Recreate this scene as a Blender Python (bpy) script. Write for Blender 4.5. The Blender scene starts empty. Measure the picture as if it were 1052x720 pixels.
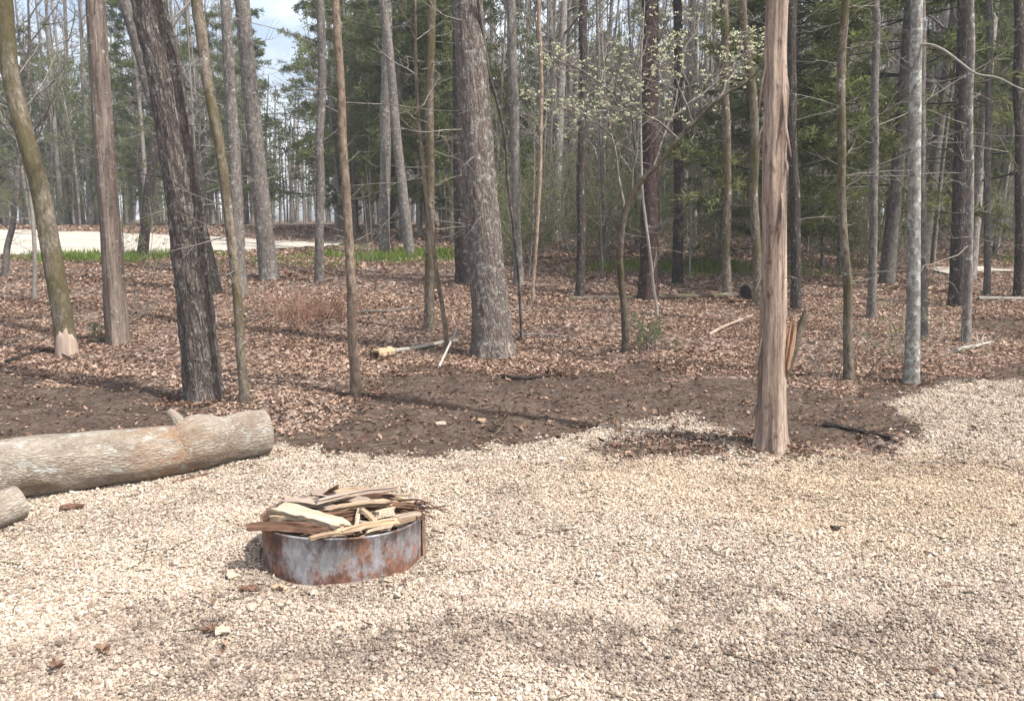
import bpy, math
import numpy as np
from mathutils import Vector

scene = bpy.context.scene
COL = scene.collection
RNG = np.random.default_rng(7)
PI = math.pi

# ------------------------------------------------------------------ camera model (photograph 1052 x 720)
CAM_H, PITCH, FPX = 1.65, math.radians(9.46), 810.0
CP, SP = math.cos(PITCH), math.sin(PITCH)

def ray(px, py):
    a, b = (px - 526.0) / FPX, (360.0 - py) / FPX
    return np.array([a, CP + b * SP, -SP + b * CP])

# ------------------------------------------------------------------ noise
def _hash(ix, iy, iz, seed):
    h = (ix * 374761393 + iy * 668265263 + iz * 2147483647 + seed * 1274126177) & 0xFFFFFFFF
    h = ((h ^ (h >> 13)) * 1274126177) & 0xFFFFFFFF
    h = ((h ^ (h >> 16)) * 2246822519) & 0xFFFFFFFF
    return ((h ^ (h >> 15)) & 0xFFFFFF) / float(0xFFFFFF)

def vnoise(x, y, z=0.0, seed=0):
    x, y, z = np.broadcast_arrays(np.asarray(x, float), np.asarray(y, float), np.asarray(z, float))
    x0, y0, z0 = np.floor(x), np.floor(y), np.floor(z)
    fx, fy, fz = x - x0, y - y0, z - z0
    fx, fy, fz = fx * fx * (3 - 2 * fx), fy * fy * (3 - 2 * fy), fz * fz * (3 - 2 * fz)
    ix, iy, iz = x0.astype(np.int64), y0.astype(np.int64), z0.astype(np.int64)
    r = 0
    for dx in (0, 1):
        for dy in (0, 1):
            for dz in (0, 1):
                w = (fx if dx else 1 - fx) * (fy if dy else 1 - fy) * (fz if dz else 1 - fz)
                r = r + w * _hash(ix + dx, iy + dy, iz + dz, seed)
    return r

def fbm(x, y, z=0.0, seed=0, oct=4):
    r, a, t = 0, 1.0, 0
    for o in range(oct):
        r = r + a * vnoise(np.asarray(x) * 2 ** o, np.asarray(y) * 2 ** o, np.asarray(z) * 2 ** o, seed + o)
        t += a; a *= 0.5
    return r / t

def smooth(a, b, v):
    t = np.clip((v - a) / (b - a), 0, 1)
    return t * t * (3 - 2 * t)

# ------------------------------------------------------------------ terrain height
def h0(x, y):
    x, y = np.asarray(x, float), np.asarray(y, float)
    t = y - 9.5
    r = 0.06 * (np.sqrt(t * t + 4) + t) / 2
    k = 0.15
    z = -k * np.log(np.exp(-r / k) + np.exp(-1.35 / k))
    z0 = -k * np.log(1 + math.exp(-1.35 / k))
    return z - z0 * 0

def at0(px, py):
    d = ray(px, py); o = np.array([0, 0, CAM_H]); t = 0.5
    for _ in range(6000):
        p = o + d * t
        if p[2] <= h0(p[0], p[1]): break
        t += 0.01 * max(1, t * 0.1)
    return p

def poly_world(pts): return np.array([at0(*p)[:2] for p in pts])

def seg_dist(x, y, line):
    d = np.full(np.shape(x), 1e9)
    for (ax, ay), (bx, by) in zip(line[:-1], line[1:]):
        vx, vy = bx - ax, by - ay
        t = np.clip(((x - ax) * vx + (y - ay) * vy) / (vx * vx + vy * vy + 1e-9), 0, 1)
        d = np.minimum(d, np.hypot(x - ax - t * vx, y - ay - t * vy))
    return d

def sdf(x, y, poly):           # > 0 inside
    x, y = np.asarray(x, float), np.asarray(y, float)
    closed = np.vstack([poly, poly[:1]])
    d = seg_dist(x, y, closed)
    ins = np.zeros(np.shape(x), bool)
    for (ax, ay), (bx, by) in zip(closed[:-1], closed[1:]):
        c = ((ay > y) != (by > y)) & (x < (bx - ax) * (y - ay) / (by - ay + 1e-12) + ax)
        ins ^= c
    return np.where(ins, d, -d)

GRAVEL = np.vstack([poly_world([(-500, 520), (-150, 490), (0, 474), (150, 470), (282, 459), (360, 468), (450, 467), (530, 457),
            (590, 443), (640, 431), (700, 426), (760, 440), (800, 458), (850, 456), (895, 462), (930, 446), (934, 430),
            (908, 414), (940, 404), (990, 396), (1052, 391), (1200, 388)]), [[9, 7], [9, 0.3], [-6, 0.3]]])
DIRT = poly_world([(-500, 392), (-200, 386), (0, 384), (100, 392), (190, 400), (300, 402), (370, 392), (430, 384), (540, 379), (640, 384), (760, 390),
            (880, 398), (930, 400), (1052, 380), (1200, 380), (1200, 420), (960, 470), (800, 490), (600, 500), (300, 500), (-100, 520), (-500, 545)])
TRACK = poly_world([(1000, 318), (1060, 330), (1200, 345), (1200, 362), (1052, 352), (1000, 340), (985, 328)])
ROAD = poly_world([(-150, 264), (0, 263), (100, 262), (200, 261), (290, 257), (350, 253), (352, 250.5), (300, 248),
            (240, 244.5), (150, 240), (60, 237.5), (0, 236.5), (-150, 236)])
ROAD_R = poly_world([(960, 284), (1000, 281), (1060, 281), (1160, 284), (1160, 274), (1060, 273.5), (1000, 275), (960, 278)])
RUTS = [poly_world([(640, 424), (700, 426), (770, 430), (830, 434), (890, 446), (930, 456)]),
        poly_world([(380, 402), (440, 409), (520, 412), (640, 416)]), poly_world([(290, 428), (380, 436), (460, 440), (560, 436)]),
        poly_world([(0, 398), (80, 400), (170, 405)])]
PATCH = at0(722, 458)
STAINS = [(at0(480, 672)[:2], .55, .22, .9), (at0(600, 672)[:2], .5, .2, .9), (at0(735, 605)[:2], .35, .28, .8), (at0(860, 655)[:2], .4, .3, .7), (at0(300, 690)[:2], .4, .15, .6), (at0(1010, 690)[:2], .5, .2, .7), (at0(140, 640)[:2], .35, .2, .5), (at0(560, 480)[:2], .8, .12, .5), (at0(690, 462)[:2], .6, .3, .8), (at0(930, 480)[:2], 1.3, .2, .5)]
WARM = at0(900, 500)[:2]
RING = (-0.835, 3.745)

def masks(x, y):
    x, y = np.asarray(x, float), np.asarray(y, float); n1 = fbm(x * 1.3, y * 1.3, 0, 11) - .5
    n2 = fbm(x * 7, y * 7, 0, 12, 3) - .5
    g = smooth(-.17, .17, sdf(x, y, GRAVEL) + n1 * .32 + n2 * .38)
    e = np.hypot((x - PATCH[0]) / .70, (y - PATCH[1]) / .42)
    patch = smooth(1.25, .35, e + n1 * 1.2 + n2 * 1.0)
    g = g * (1 - .75 * patch)
    d = smooth(-.5, .4, sdf(x, y, DIRT) + n1 * 2.0 + n2 * .8)
    d = np.maximum(d, .9 * smooth(-.5, .5, sdf(x, y, TRACK) + n1))
    pc = at0(285, 425)
    d = d * (1 - .9 * smooth(1.2, .5, np.hypot((x - pc[0]) / .75, (y - pc[1]) / .75) + n1))      # heap of leaves by the oak
    gl = (.9 * smooth(2.2, .5, np.hypot((x + 10.5) / 1.3, (y - 20.6) / .8) + n1 * 2) + .95 * smooth(1.6, 0, np.abs(y - 20.6) * .6 + n1 * 2.4) * smooth(-8.5, -6, x) * smooth(1.0, -1.5, x) * smooth(.42, .64, fbm(x * .9, y * 1.4, 0, 92))
          + .8 * smooth(1.5, .3, np.hypot((x - 14.6) / 2.2, y - 19.5) + n1) + .45 * smooth(1.7, .2, np.hypot((x - 4.3) / 2.2, y - 18.0) + n1 * 2))
    stain = smooth(.50, .66, fbm(x * .9 + 3, y * 1.6, 0, 31)) * .35 * smooth(3.9, 2.6, y) + .35 * smooth(.58, .7, fbm(x * 1.2, y * 2.2, 0, 33)) + .6 * smooth(2.85, 2.25, y + n1)  # near-camera darkening is tree shade painted into the gravel colour, mixed with dirt
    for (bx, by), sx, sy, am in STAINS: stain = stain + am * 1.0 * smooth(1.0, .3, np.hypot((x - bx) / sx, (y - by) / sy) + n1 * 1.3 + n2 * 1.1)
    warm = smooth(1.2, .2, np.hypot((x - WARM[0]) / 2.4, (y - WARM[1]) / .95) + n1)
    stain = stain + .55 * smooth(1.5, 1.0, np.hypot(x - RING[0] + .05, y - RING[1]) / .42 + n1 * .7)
    return dict(gravel=g, dirt=d, grass=np.clip(gl, 0, 1), stain=np.clip(stain, 0, 1), patch=patch, warm=warm)  # stain: dirt mixed with painted tree shade near the camera

def h(x, y):
    x, y = np.asarray(x, float), np.asarray(y, float)
    z = h0(x, y)
    z = z + .05 * (fbm(x * .5, y * .5, 0, 21, 3) - .5) * 1.2 + .03 * (fbm(x * 2.6, y * 2.6, 0, 22, 3) - .5)
    near = smooth(16, 9, y)
    for i, r in enumerate(RUTS):
        d = seg_dist(x, y, r)
        wob = (fbm(x * 4, y * 4, 0, 40 + i, 2) - .3)
        z = z + near * (.07 * np.exp(-(d / .11) ** 2) * wob * 2 - .035 * np.exp(-((d - .25) / .14) ** 2))
    di = smooth(-.3, .3, sdf(x, y, DIRT)) * near
    z = z + di * .035 * (fbm(x * 6, y * 6, 0, 51, 3) - .5)
    z = z + .010 * np.sin((x * .35 + y) * 14 + 3 * fbm(x * .8, y * .8, 0, 61, 2)) * smooth(.45, .6, fbm(x * .6, y * .6, 0, 62, 2)) * smooth(8, 6, y)
    z = z + .02 * np.exp(-((np.hypot(x - RING[0], y - RING[1]) - .50) / .12) ** 2) * (fbm(x * 3, y * 3, 0, 9, 2) + .2)
    return z

def at(px, py):
    d = ray(px, py); o = np.array([0, 0, CAM_H]); t = 1.2
    for _ in range(400):
        p = o + d * t
        gap = p[2] - float(h(p[0], p[1]))
        if gap < .003: break
        t += max(.004, gap * (.8 if d[2] < -.15 else 1.2))
        if t > 120: break
    return p

def at_y(px, py, Y):
    d = ray(px, py); t = Y / d[1]
    return np.array([0, 0, CAM_H]) + d * t

def at_z(px, py, z):
    d = ray(px, py); t = (z - CAM_H) / d[2]
    return np.array([0, 0, CAM_H]) + d * t

def gz(x, y): return float(h(x, y))

# ------------------------------------------------------------------ mesh collecting
class Geo:
    def __init__(s): s.V, s.F, s.B, s.T, s.n = [], [], [], [], 0
    def add(s, V, F, bark=None, tint=None):
        V = np.asarray(V, float).reshape(-1, 3)
        s.V.append(V); s.F.append(np.asarray(F, np.int64) + s.n)
        s.B.append(V if bark is None else np.asarray(bark, float).reshape(-1, 3))
        s.T.append(np.full(len(V), .5) if tint is None else np.broadcast_to(np.asarray(tint, float), (len(V),)))
        s.n += len(V)
    def mesh(s, name, mat, smooth_=True, attrs=None):
        me = bpy.data.meshes.new(name)
        V = np.vstack(s.V)
        loops = np.concatenate([f.ravel() for f in s.F]); sizes = np.concatenate([np.full(len(f), f.shape[1]) for f in s.F])
        me.vertices.add(len(V)); me.loops.add(len(loops)); me.polygons.add(len(sizes))
        me.vertices.foreach_set('co', V.astype(np.float32).ravel())
        me.loops.foreach_set('vertex_index', loops.astype(np.int32))
        me.polygons.foreach_set('loop_start', np.concatenate([[0], np.cumsum(sizes)[:-1]]).astype(np.int32))
        me.update(calc_edges=True)
        me.polygons.foreach_set('use_smooth', np.full(len(sizes), bool(smooth_)))
        a = me.attributes.new('bark', 'FLOAT_VECTOR', 'POINT'); a.data.foreach_set('vector', np.vstack(s.B).astype(np.float32).ravel())
        a = me.attributes.new('tint', 'FLOAT', 'POINT'); a.data.foreach_set('value', np.concatenate(s.T).astype(np.float32))
        for k, v in (attrs or {}).items():
            a = me.attributes.new(k, 'FLOAT', 'POINT'); a.data.foreach_set('value', v.astype(np.float32))
        me.materials.append(mat)
        return me
    def build(s, name, mat, parent=None, smooth_=True, loc=None, attrs=None):
        return link(name, s.mesh(name, mat, smooth_, attrs), parent, loc)

def link(name, me, parent=None, loc=None):
    o = bpy.data.objects.new(name, me); COL.objects.link(o)
    if parent is not None: o.parent = parent
    if loc is not None: o.location = loc
    return o

def tag(o, label, cat, group=None, kind=None):
    o['label'] = label; o['category'] = cat
    if group: o['group'] = group
    if kind: o['kind'] = kind
    return o

def empty(name, loc=(0, 0, 0), rz=0.0, sc=1.0):
    o = bpy.data.objects.new(name, None); COL.objects.link(o)
    o.empty_display_size = .2; o.location = loc; o.rotation_euler = (0, 0, rz); o.scale = (sc,) * 3
    return o

# ------------------------------------------------------------------ shape makers
def norm(v): return v / (np.linalg.norm(v, axis=-1, keepdims=True) + 1e-12)

def batch_tubes(P, R, S=3):
    """P (M,K,3) centre lines, R (M,K) radii -> V, quads, bark coordinates"""
    M, K, _ = P.shape
    T = np.empty_like(P); T[:, 1:-1] = P[:, 2:] - P[:, :-2]; T[:, 0] = P[:, 1] - P[:, 0]; T[:, -1] = P[:, -1] - P[:, -2]
    T = norm(T)
    ref = np.where(np.abs(T[:, :1, 2:3]) > .8, np.array([1., 0, 0]), np.array([0, 0, 1.]))
    ref = np.broadcast_to(ref, T.shape)
    U = norm(np.cross(T, ref)); W = np.cross(T, U)
    th = np.arange(S) * 2 * PI / S
    c, s = np.cos(th), np.sin(th)
    V = P[:, :, None] + R[:, :, None, None] * (U[:, :, None] * c[:, None] + W[:, :, None] * s[:, None])
    L = np.concatenate([np.zeros((M, 1)), np.cumsum(np.linalg.norm(np.diff(P, axis=1), axis=2), 1)], 1)
    bark = np.stack([R[:, :, None] * c, R[:, :, None] * s, np.broadcast_to(L[:, :, None] + np.arange(M)[:, None, None] * .37, (M, K, S))], -1)
    m, k, j = np.meshgrid(np.arange(M), np.arange(K - 1), np.arange(S), indexing='ij')
    a = (m * K + k) * S + j; b = (m * K + k) * S + (j + 1) % S
    F = np.stack([a, b, b + S, a + S], -1).reshape(-1, 4)
    return V.reshape(-1, 3), F, bark.reshape(-1, 3)

def grow(start, d, L, K, up, jit, rng):
    M = len(start); P = np.empty((M, K, 3)); P[:, 0] = start; d = norm(d.copy())
    st = (L / (K - 1))[:, None]
    for k in range(1, K):
        P[:, k] = P[:, k - 1] + d * st
        d = norm(d + rng.normal(0, jit, (M, 3)) + np.array([0, 0, up]))
    return P

def interp(P, idx, t):
    K = P.shape[1]; f = t * (K - 1); i = np.clip(f.astype(int), 0, K - 2); w = (f - i)[:, None]
    a, b = P[idx, i], P[idx, i + 1]
    return a * (1 - w) + b * w, norm(b - a)

def children(P, L, n, rng, t0=.2, t1=1.0, lf=.45, spread=.9):
    M = len(P); idx = np.repeat(np.arange(M), n); t = rng.uniform(t0, t1, M * n)
    s, tan = interp(P, idx, t)
    r = norm(rng.normal(0, 1, (M * n, 3)))
    d = norm(tan + spread * norm(r - tan * (r * tan).sum(1, keepdims=True)))
    return s, d, L[idx] * lf * (1.15 - .6 * t) * rng.uniform(.6, 1.25, M * n)

def resample(path, n):
    path = np.asarray(path, float)
    # Catmull-Rom through the points, then even spacing
    P = np.vstack([2 * path[0] - path[1], path, 2 * path[-1] - path[-2]])
    out = []
    for i in range(1, len(P) - 2):
        t = np.linspace(0, 1, 24, endpoint=False)[:, None]
        a, b, c, d = P[i - 1], P[i], P[i + 1], P[i + 2]
        out.append(.5 * (2 * b + (c - a) * t + (2 * a - 5 * b + 4 * c - d) * t ** 2 + (3 * b - a - 3 * c + d) * t ** 3))
    Q = np.vstack(out + [path[-1:]])
    s = np.concatenate([[0], np.cumsum(np.linalg.norm(np.diff(Q[:, :3], axis=0), axis=1))])
    ss = np.linspace(0, s[-1], n)
    return np.stack([np.interp(ss, s, Q[:, k]) for k in range(Q.shape[1])], 1), ss

def trunk_geo(path, rad, sides=20, step=.12, style='oak', flare=.5, seed=0, lobes=5, caps=True, fh=.22):
    """path: points with the base first, rad: radius at each -> displaced tube with root flare"""
    path = np.asarray(path, float); n = int(np.linalg.norm(np.diff(path, axis=0), axis=1).sum() / step) + 3
    Q, s = resample(np.column_stack([path, rad]), n)
    P, R = Q[:, :3], Q[:, 3]
    T = norm(np.gradient(P, axis=0))
    ref = np.array([0, 1., 0]) if abs(T[0, 1]) < .7 else np.array([0, 0, 1.])
    U = norm(np.cross(np.broadcast_to(ref, T.shape), T)); W = np.cross(T, U)
    th = np.arange(sides) * 2 * PI / sides
    c, sn = np.cos(th)[None], np.sin(th)[None]; Z = s[:, None]
    RR = np.repeat(R[:, None], sides, 1)
    ph = seed * 1.7
    if flare:
        lob = .55 + .45 * np.cos(lobes * th[None] + ph + .6 * np.sin(2 * th[None] + ph))
        RR = RR * (1 + flare * np.exp(-Z / fh) * lob + .25 * flare * np.exp(-Z / (fh * 3)))
    r0 = R[:, None]
    if style == 'oak':
        q = fbm(c * r0 * 26 + seed, sn * r0 * 26, Z * 5.5, seed, 3); d = .085 * (np.abs(q - .5) * 4 - .5)
        d = d + .05 * (fbm(c * r0 * 70, sn * r0 * 70, Z * 14, seed + 3, 2) - .5)
    elif style == 'cedar':
        q = fbm(c * 2.4 + seed, sn * 2.4, Z * .35, seed, 3); d = .48 * (q - .5) + .10 * (fbm(c * r0 * 60, sn * r0 * 60, Z * 2, seed + 5, 3) - .5)
        d = d + .05 * (vnoise(c * 2, sn * 2, Z * 3, seed + 8) - .5)
    else:
        d = .12 * (fbm(c * 1.5 + seed, sn * 1.5, Z * 1.6, seed, 3) - .5) + .07 * (fbm(c * r0 * 45, sn * r0 * 45, Z * 12, seed + 2, 3) - .5)
    RR = RR * (1 + d)
    V = P[:, None] + RR[..., None] * (U[:, None] * c[..., None] + W[:, None] * sn[..., None])
    bark = np.stack([r0 * c, r0 * sn, np.broadcast_to(Z, RR.shape)], -1)
    k, j = np.meshgrid(np.arange(n - 1), np.arange(sides), indexing='ij')
    a = k * sides + j; b = k * sides + (j + 1) % sides
    F = np.stack([a, b, b + sides, a + sides], -1).reshape(-1, 4)
    g = Geo(); g.add(V, F, bark)
    if caps:
        for e in (0, n - 1):
            ring = V[e]; g.add(np.vstack([ring, ring.mean(0)[None]]), [[sides, i, (i + 1) % sides] if e else [sides, (i + 1) % sides, i] for i in range(sides)])
    return g, P, R, V

def cards(p, axis, l, w, rng, bend=.15):
    n = len(p); axis = norm(axis)
    side = norm(np.cross(axis, norm(rng.normal(0, 1, (n, 3))))); nr = np.cross(axis, side)
    l, w = np.broadcast_to(l, (n,))[:, None], np.broadcast_to(w, (n,))[:, None]
    V = np.stack([p, p + axis * l * .45 + side * w * .5 + nr * l * bend * .5, p + axis * l, p + axis * l * .45 - side * w * .5 + nr * l * bend * .5], 1)
    return V.reshape(-1, 3), np.arange(n * 4).reshape(-1, 4)

# ------------------------------------------------------------------ materials
def new_mat(name):
    m = bpy.data.materials.new(name); m.use_nodes = True; nt = m.node_tree; nt.nodes.clear()
    out = nt.nodes.new('ShaderNodeOutputMaterial')
    return m, nt, out

class NT:
    def __init__(s, nt): s.nt = nt
    def n(s, t, ins=None, **kw):
        o = s.nt.nodes.new('ShaderNode' + t)
        for k, v in kw.items(): setattr(o, k, v)
        for k, v in (ins or {}).items():
            if isinstance(v, bpy.types.NodeSocket): s.nt.links.new(v, o.inputs[k])
            elif v is not None: o.inputs[k].default_value = v
        return o
    def attr(s, name, out='Fac'): return s.n('Attribute', attribute_name=name).outputs[out]
    def noise(s, vec, scale, detail=4, rough=.6, dim='3D'):
        return s.n('TexNoise', {'Vector': vec, 'Scale': scale, 'Detail': detail, 'Roughness': rough}).outputs['Fac']
    def ramp(s, f, pts):
        r = s.n('ValToRGB', {'Fac': f}); e = r.color_ramp.elements
        while len(e) < len(pts): e.new(.5)
        for i, (p, c) in enumerate(pts): e[i].position = p; e[i].color = (*c, 1) if len(c) == 3 else c
        return r.outputs['Color']
    def mix(s, f, a, b, mode='MIX'):
        m = s.n('Mix', data_type='RGBA', blend_type=mode)
        for i, v in ((0, f), (6, a), (7, b)):
            if isinstance(v, bpy.types.NodeSocket): s.nt.links.new(v, m.inputs[i])
            else: m.inputs[i].default_value = v if i == 0 else (*v, 1)
        return m.outputs[2]
    def math(s, op, a, b=0.0, c=None, clamp=False):
        m = s.n('Math', operation=op, use_clamp=clamp)
        for i, v in enumerate((a, b) if c is None else (a, b, c)):
            if isinstance(v, bpy.types.NodeSocket): s.nt.links.new(v, m.inputs[i])
            else: m.inputs[i].default_value = v
        return m.outputs[0]
    def mapv(s, vec, sc): return s.n('Mapping', {'Vector': vec, 'Scale': sc}).outputs[0]
    def rng(s, f, a, b, c=0.0, d=1.0): return s.n('MapRange', {0: f, 1: a, 2: b, 3: c, 4: d}).outputs[0]
    def bump(s, hgt, dist, strength=1.0, nrm=None): return s.n('Bump', {'Height': hgt, 'Distance': dist, 'Strength': strength, 'Normal': nrm}).outputs[0]
    def bsdf(s, col, rough, nrm=None, metal=0.0, spec=.3):
        return s.n('BsdfPrincipled', {'Base Color': col, 'Roughness': rough, 'Normal': nrm, 'Metallic': metal, 'Specular IOR Level': spec}).outputs[0]

def bark_mat(name, dark, light, kind='oak', moss=0.0, mosscol=(.052, .044, .018), lichen=0.0, var=.25):
    m, nt, out = new_mat(name); N = NT(nt)
    v = N.attr('bark', 'Vector')
    rnd = N.n('ObjectInfo').outputs['Random']
    if kind == 'oak':
        q = N.noise(N.mapv(v, (1, 1, .16)), 30, 3, .55); q2 = N.noise(N.mapv(v, (1, 1, .22)), 58, 3, .6)
        a = N.math('MULTIPLY', N.rng(N.math('ABSOLUTE', N.math('SUBTRACT', q, .5)), 0, .09), N.rng(N.math('ABSOLUTE', N.math('SUBTRACT', q2, .5)), 0, .07, .45, 1.0))
        b = N.noise(N.mapv(v, (1, 1, .45)), 75, 5, .75)
        f = N.math('MULTIPLY', N.rng(a, 0, 1, .18, 1.0), N.rng(b, .3, .68, .3, 1.0)); hgt = N.math('ADD', a, N.math('MULTIPLY', b, .6)); bd = .022
    elif kind == 'cedar':
        a = N.noise(N.mapv(v, (1, 1, .055)), 44, 6, .75); b = N.noise(N.mapv(v, (1, 1, .2)), 110, 4, .75)
        f = N.rng(N.math('ADD', N.math('MULTIPLY', a, .7), N.math('MULTIPLY', b, .3)), .34, .64); hgt = N.math('ADD', a, N.math('MULTIPLY', b, .3)); bd = .02
    elif kind == 'log':
        vv = N.n('TexVoronoi', {'Vector': N.mapv(v, (1, 1, .28)), 'Scale': 75.0}, feature='DISTANCE_TO_EDGE').outputs['Distance']
        a = N.rng(vv, .0, .22); b = N.noise(N.mapv(v, (1, 1, .3)), 90, 5, .75)
        br = N.noise(N.mapv(v, (1, 1, .45)), 7, 5, .7)
        f = N.math('MULTIPLY', N.math('MULTIPLY', N.rng(a, 0, 1, .70, 1.0), N.rng(b, .3, .65, .42, 1.1)), N.rng(br, .33, .55, .45, 1.0)); hgt = N.math('ADD', N.math('MULTIPLY', a, .45), b); bd = .012
    else:
        a = N.noise(N.mapv(v, (1, 1, .35)), 30, 6, .72); b = N.noise(N.mapv(v, (1, 1, 1.6)), 55, 4, .7)
        f = N.rng(N.math('ADD', N.math('MULTIPLY', a, .65), N.math('MULTIPLY', b, .35)), .39, .60); hgt = a; bd = .014
    big = N.noise(N.mapv(v, (1, 1, .5)), 3.2, 3, .6)
    if kind == 'cedar': f = N.math('MULTIPLY', f, N.math('MULTIPLY', N.rng(N.noise(N.mapv(v, (1, 1, .07)), 11, 4, .65), .38, .54, .35, 1.0), N.rng(N.noise(N.mapv(v, (1, 1, .5)), 20, 3, .6), .30, .42, .3, 1.0)))
    f2 = N.math('MULTIPLY', f, N.rng(big, .2, .75, .6, 1.15), clamp=True)
    col = N.mix(f2, dark, light)
    if kind == 'log':
        global STAIN_AT
        dz = N.math('SUBTRACT', N.n('SeparateXYZ', {0: v}).outputs['Z'], 2.0); STAIN_AT = dz.node.inputs[1]
        near = N.math('MULTIPLY', N.rng(N.math('ABSOLUTE', dz), .06, .26, 1, 0), N.rng(N.noise(N.mapv(v, (1, 1, .5)), 11, 5, .7), .38, .54))
        col = N.mix(N.math('MULTIPLY', near, .85), col, N.mix(b, (.13, .065, .035), (.46, .29, .17)))
        br2 = N.rng(N.noise(N.mapv(v, (1, 1, .35)), 5, 5, .7), .50, .64)
        col = N.mix(N.math('MULTIPLY', br2, .6), col, N.mix(b, (.10, .066, .042), (.34, .25, .17)))
    if lichen:
        li = N.rng(N.noise(v, 13, 5, .75), .60 - .1 * lichen, .68 - .08 * lichen)
        col = N.mix(N.math('MULTIPLY', li, .75), col, (.44, .45, .41))
    if moss:
        mo = N.rng(N.math('ADD', N.math('MULTIPLY', N.noise(N.mapv(v, (1, 1, .4)), 5.5, 5, .7), .7), N.math('MULTIPLY', N.noise(N.mapv(v, (.6, .6, 1)), .9, 2, .5), .5)), .70 - moss * .22, .82 - moss * .20)
        col = N.mix(N.math('MULTIPLY', mo, .8), col, N.mix(b, mosscol, tuple(c * 2.0 for c in mosscol)))
    hsv = N.n('HueSaturation', {'Value': N.rng(rnd, 0, 1, 1 - var, 1 + var), 'Color': col}).outputs[0]
    nt.links.new(N.bsdf(hsv, .92, N.bump(hgt, bd, .9), spec=.15), out.inputs[0])
    return m

def leaf_mat(name, stops, trans=.45, rough=.75):
    m, nt, out = new_mat(name); N = NT(nt)
    col = N.ramp(N.attr('tint'), stops)
    col = N.n('HueSaturation', {'Value': N.rng(N.n('ObjectInfo').outputs['Random'], 0, 1, .85, 1.15), 'Color': col}).outputs[0]
    d = N.n('BsdfDiffuse', {'Color': col}).outputs[0]; t = N.n('BsdfTranslucent', {'Color': col}).outputs[0]
    nt.links.new(N.n('MixShader', {0: trans, 1: d, 2: t}).outputs[0], out.inputs[0])
    return m

def wood_mat(name, dark, light, bark=None, grain=60):
    m, nt, out = new_mat(name); N = NT(nt)
    v = N.attr('bark', 'Vector')
    a = N.noise(N.mapv(v, (1, 1, .05)), grain, 5, .7); b = N.noise(N.mapv(v, (1, 1, .25)), 14, 4, .65)
    col = N.mix(N.rng(N.math('ADD', N.math('MULTIPLY', a, .6), N.math('MULTIPLY', b, .4)), .36, .62), dark, light)
    if bark:
        col = N.mix(N.rng(N.noise(N.mapv(v, (1, 1, .2)), 16, 4, .7), .50, .60), col, bark)
    nt.links.new(N.bsdf(col, .8, N.bump(a, .006, .8), spec=.2), out.inputs[0])
    return m

M = {}
M['oak'] = bark_mat('bark_oak', (.044, .035, .030), (.30, .255, .225), 'oak', lichen=.3, var=.03)
M['grey'] = bark_mat('bark_grey', (.06, .05, .044), (.24, .215, .19), 'plain', lichen=.35)
M['far'] = bark_mat('bark_far', (.065, .056, .048), (.29, .262, .23), 'plain', lichen=.3, var=.45)
M['big'] = bark_mat('bark_big', (.085, .066, .057), (.40, .335, .29), 'oak', lichen=.7, var=.03)
M['mossy'] = bark_mat('bark_mossy', (.045, .035, .027), (.26, .215, .17), 'plain', moss=.75, lichen=.15)
M['mossier'] = bark_mat('bark_mossier', (.05, .04, .031), (.30, .255, .205), 'plain', moss=1.0, lichen=.15)
M['cedar'] = bark_mat('bark_cedar', (.09, .055, .04), (.64, .505, .405), 'cedar', var=.02)
M['cedar_dull'] = bark_mat('bark_cedar_dull', (.06, .042, .034), (.37, .30, .25), 'cedar', lichen=.1)
M['pine'] = bark_mat('bark_pine', (.05, .03, .028), (.20, .135, .125), 'oak', lichen=.1)
M['lichen'] = bark_mat('bark_lichen', (.085, .078, .068), (.29, .275, .245), 'plain', lichen=1.0)
M['tan'] = bark_mat('bark_tan', (.09, .062, .043), (.40, .31, .235), 'plain', moss=.25)
M['dark'] = bark_mat('bark_dark', (.035, .028, .024), (.165, .138, .12), 'oak', lichen=.2)
M['log'] = bark_mat('bark_log', (.10, .07, .048), (.475, .415, .345), 'log', lichen=.5, moss=.12, mosscol=(.14, .11, .06), var=.02)
M['palebark'] = bark_mat('bark_pale_young', (.12, .105, .09), (.40, .37, .32), 'plain', lichen=.4, var=.3)
M['twig'] = bark_mat('bark_twig', (.10, .085, .07), (.32, .29, .25), 'plain', var=.35)
M['paletwig'] = bark_mat('bark_pale', (.22, .20, .17), (.42, .39, .34), 'plain')
M['redtwig'] = bark_mat('twig_red', (.20, .105, .07), (.40, .25, .175), 'plain')
M['needle'] = leaf_mat('pine_needles', [(0, (.08, .098, .036)), (.5, (.16, .185, .072)), (1, (.23, .245, .11))])
M['cedarleaf'] = leaf_mat('cedar_sprays', [(0, (.08, .096, .044)), (.5, (.145, .168, .078)), (1, (.21, .225, .115))])
M['young'] = leaf_mat('young_leaves', [(0, (.09, .115, .03)), (.5, (.18, .22, .065)), (1, (.29, .31, .13))], .5)
M['spring'] = leaf_mat('spring_leaves', [(0, (.09, .115, .04)), (.5, (.17, .205, .08)), (1, (.25, .275, .125))], .5)
M['blossom'] = leaf_mat('blossom_petals', [(0, (.36, .40, .19)), (.5, (.62, .63, .40)), (1, (.76, .76, .58))], .45)
M['litter'] = leaf_mat('dead_leaves', [(0, (0.081, 0.049, 0.035)), (.3, (0.205, 0.130, 0.093)), (.6, (0.336, 0.230, 0.171)), (.85, (0.437, 0.320, 0.245)), (1, (0.546, 0.434, 0.350))], .12)
M['grass'] = leaf_mat('grass_blades', [(0, (.09, .13, .025)), (.5, (.17, .24, .05)), (1, (.26, .31, .11))], .4)
M['palewood'] = wood_mat('split_pine', (.28, .21, .14), (.55, .465, .35))
M['tanwood'] = wood_mat('tan_wood', (.16, .108, .07), (.42, .31, .205))
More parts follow.
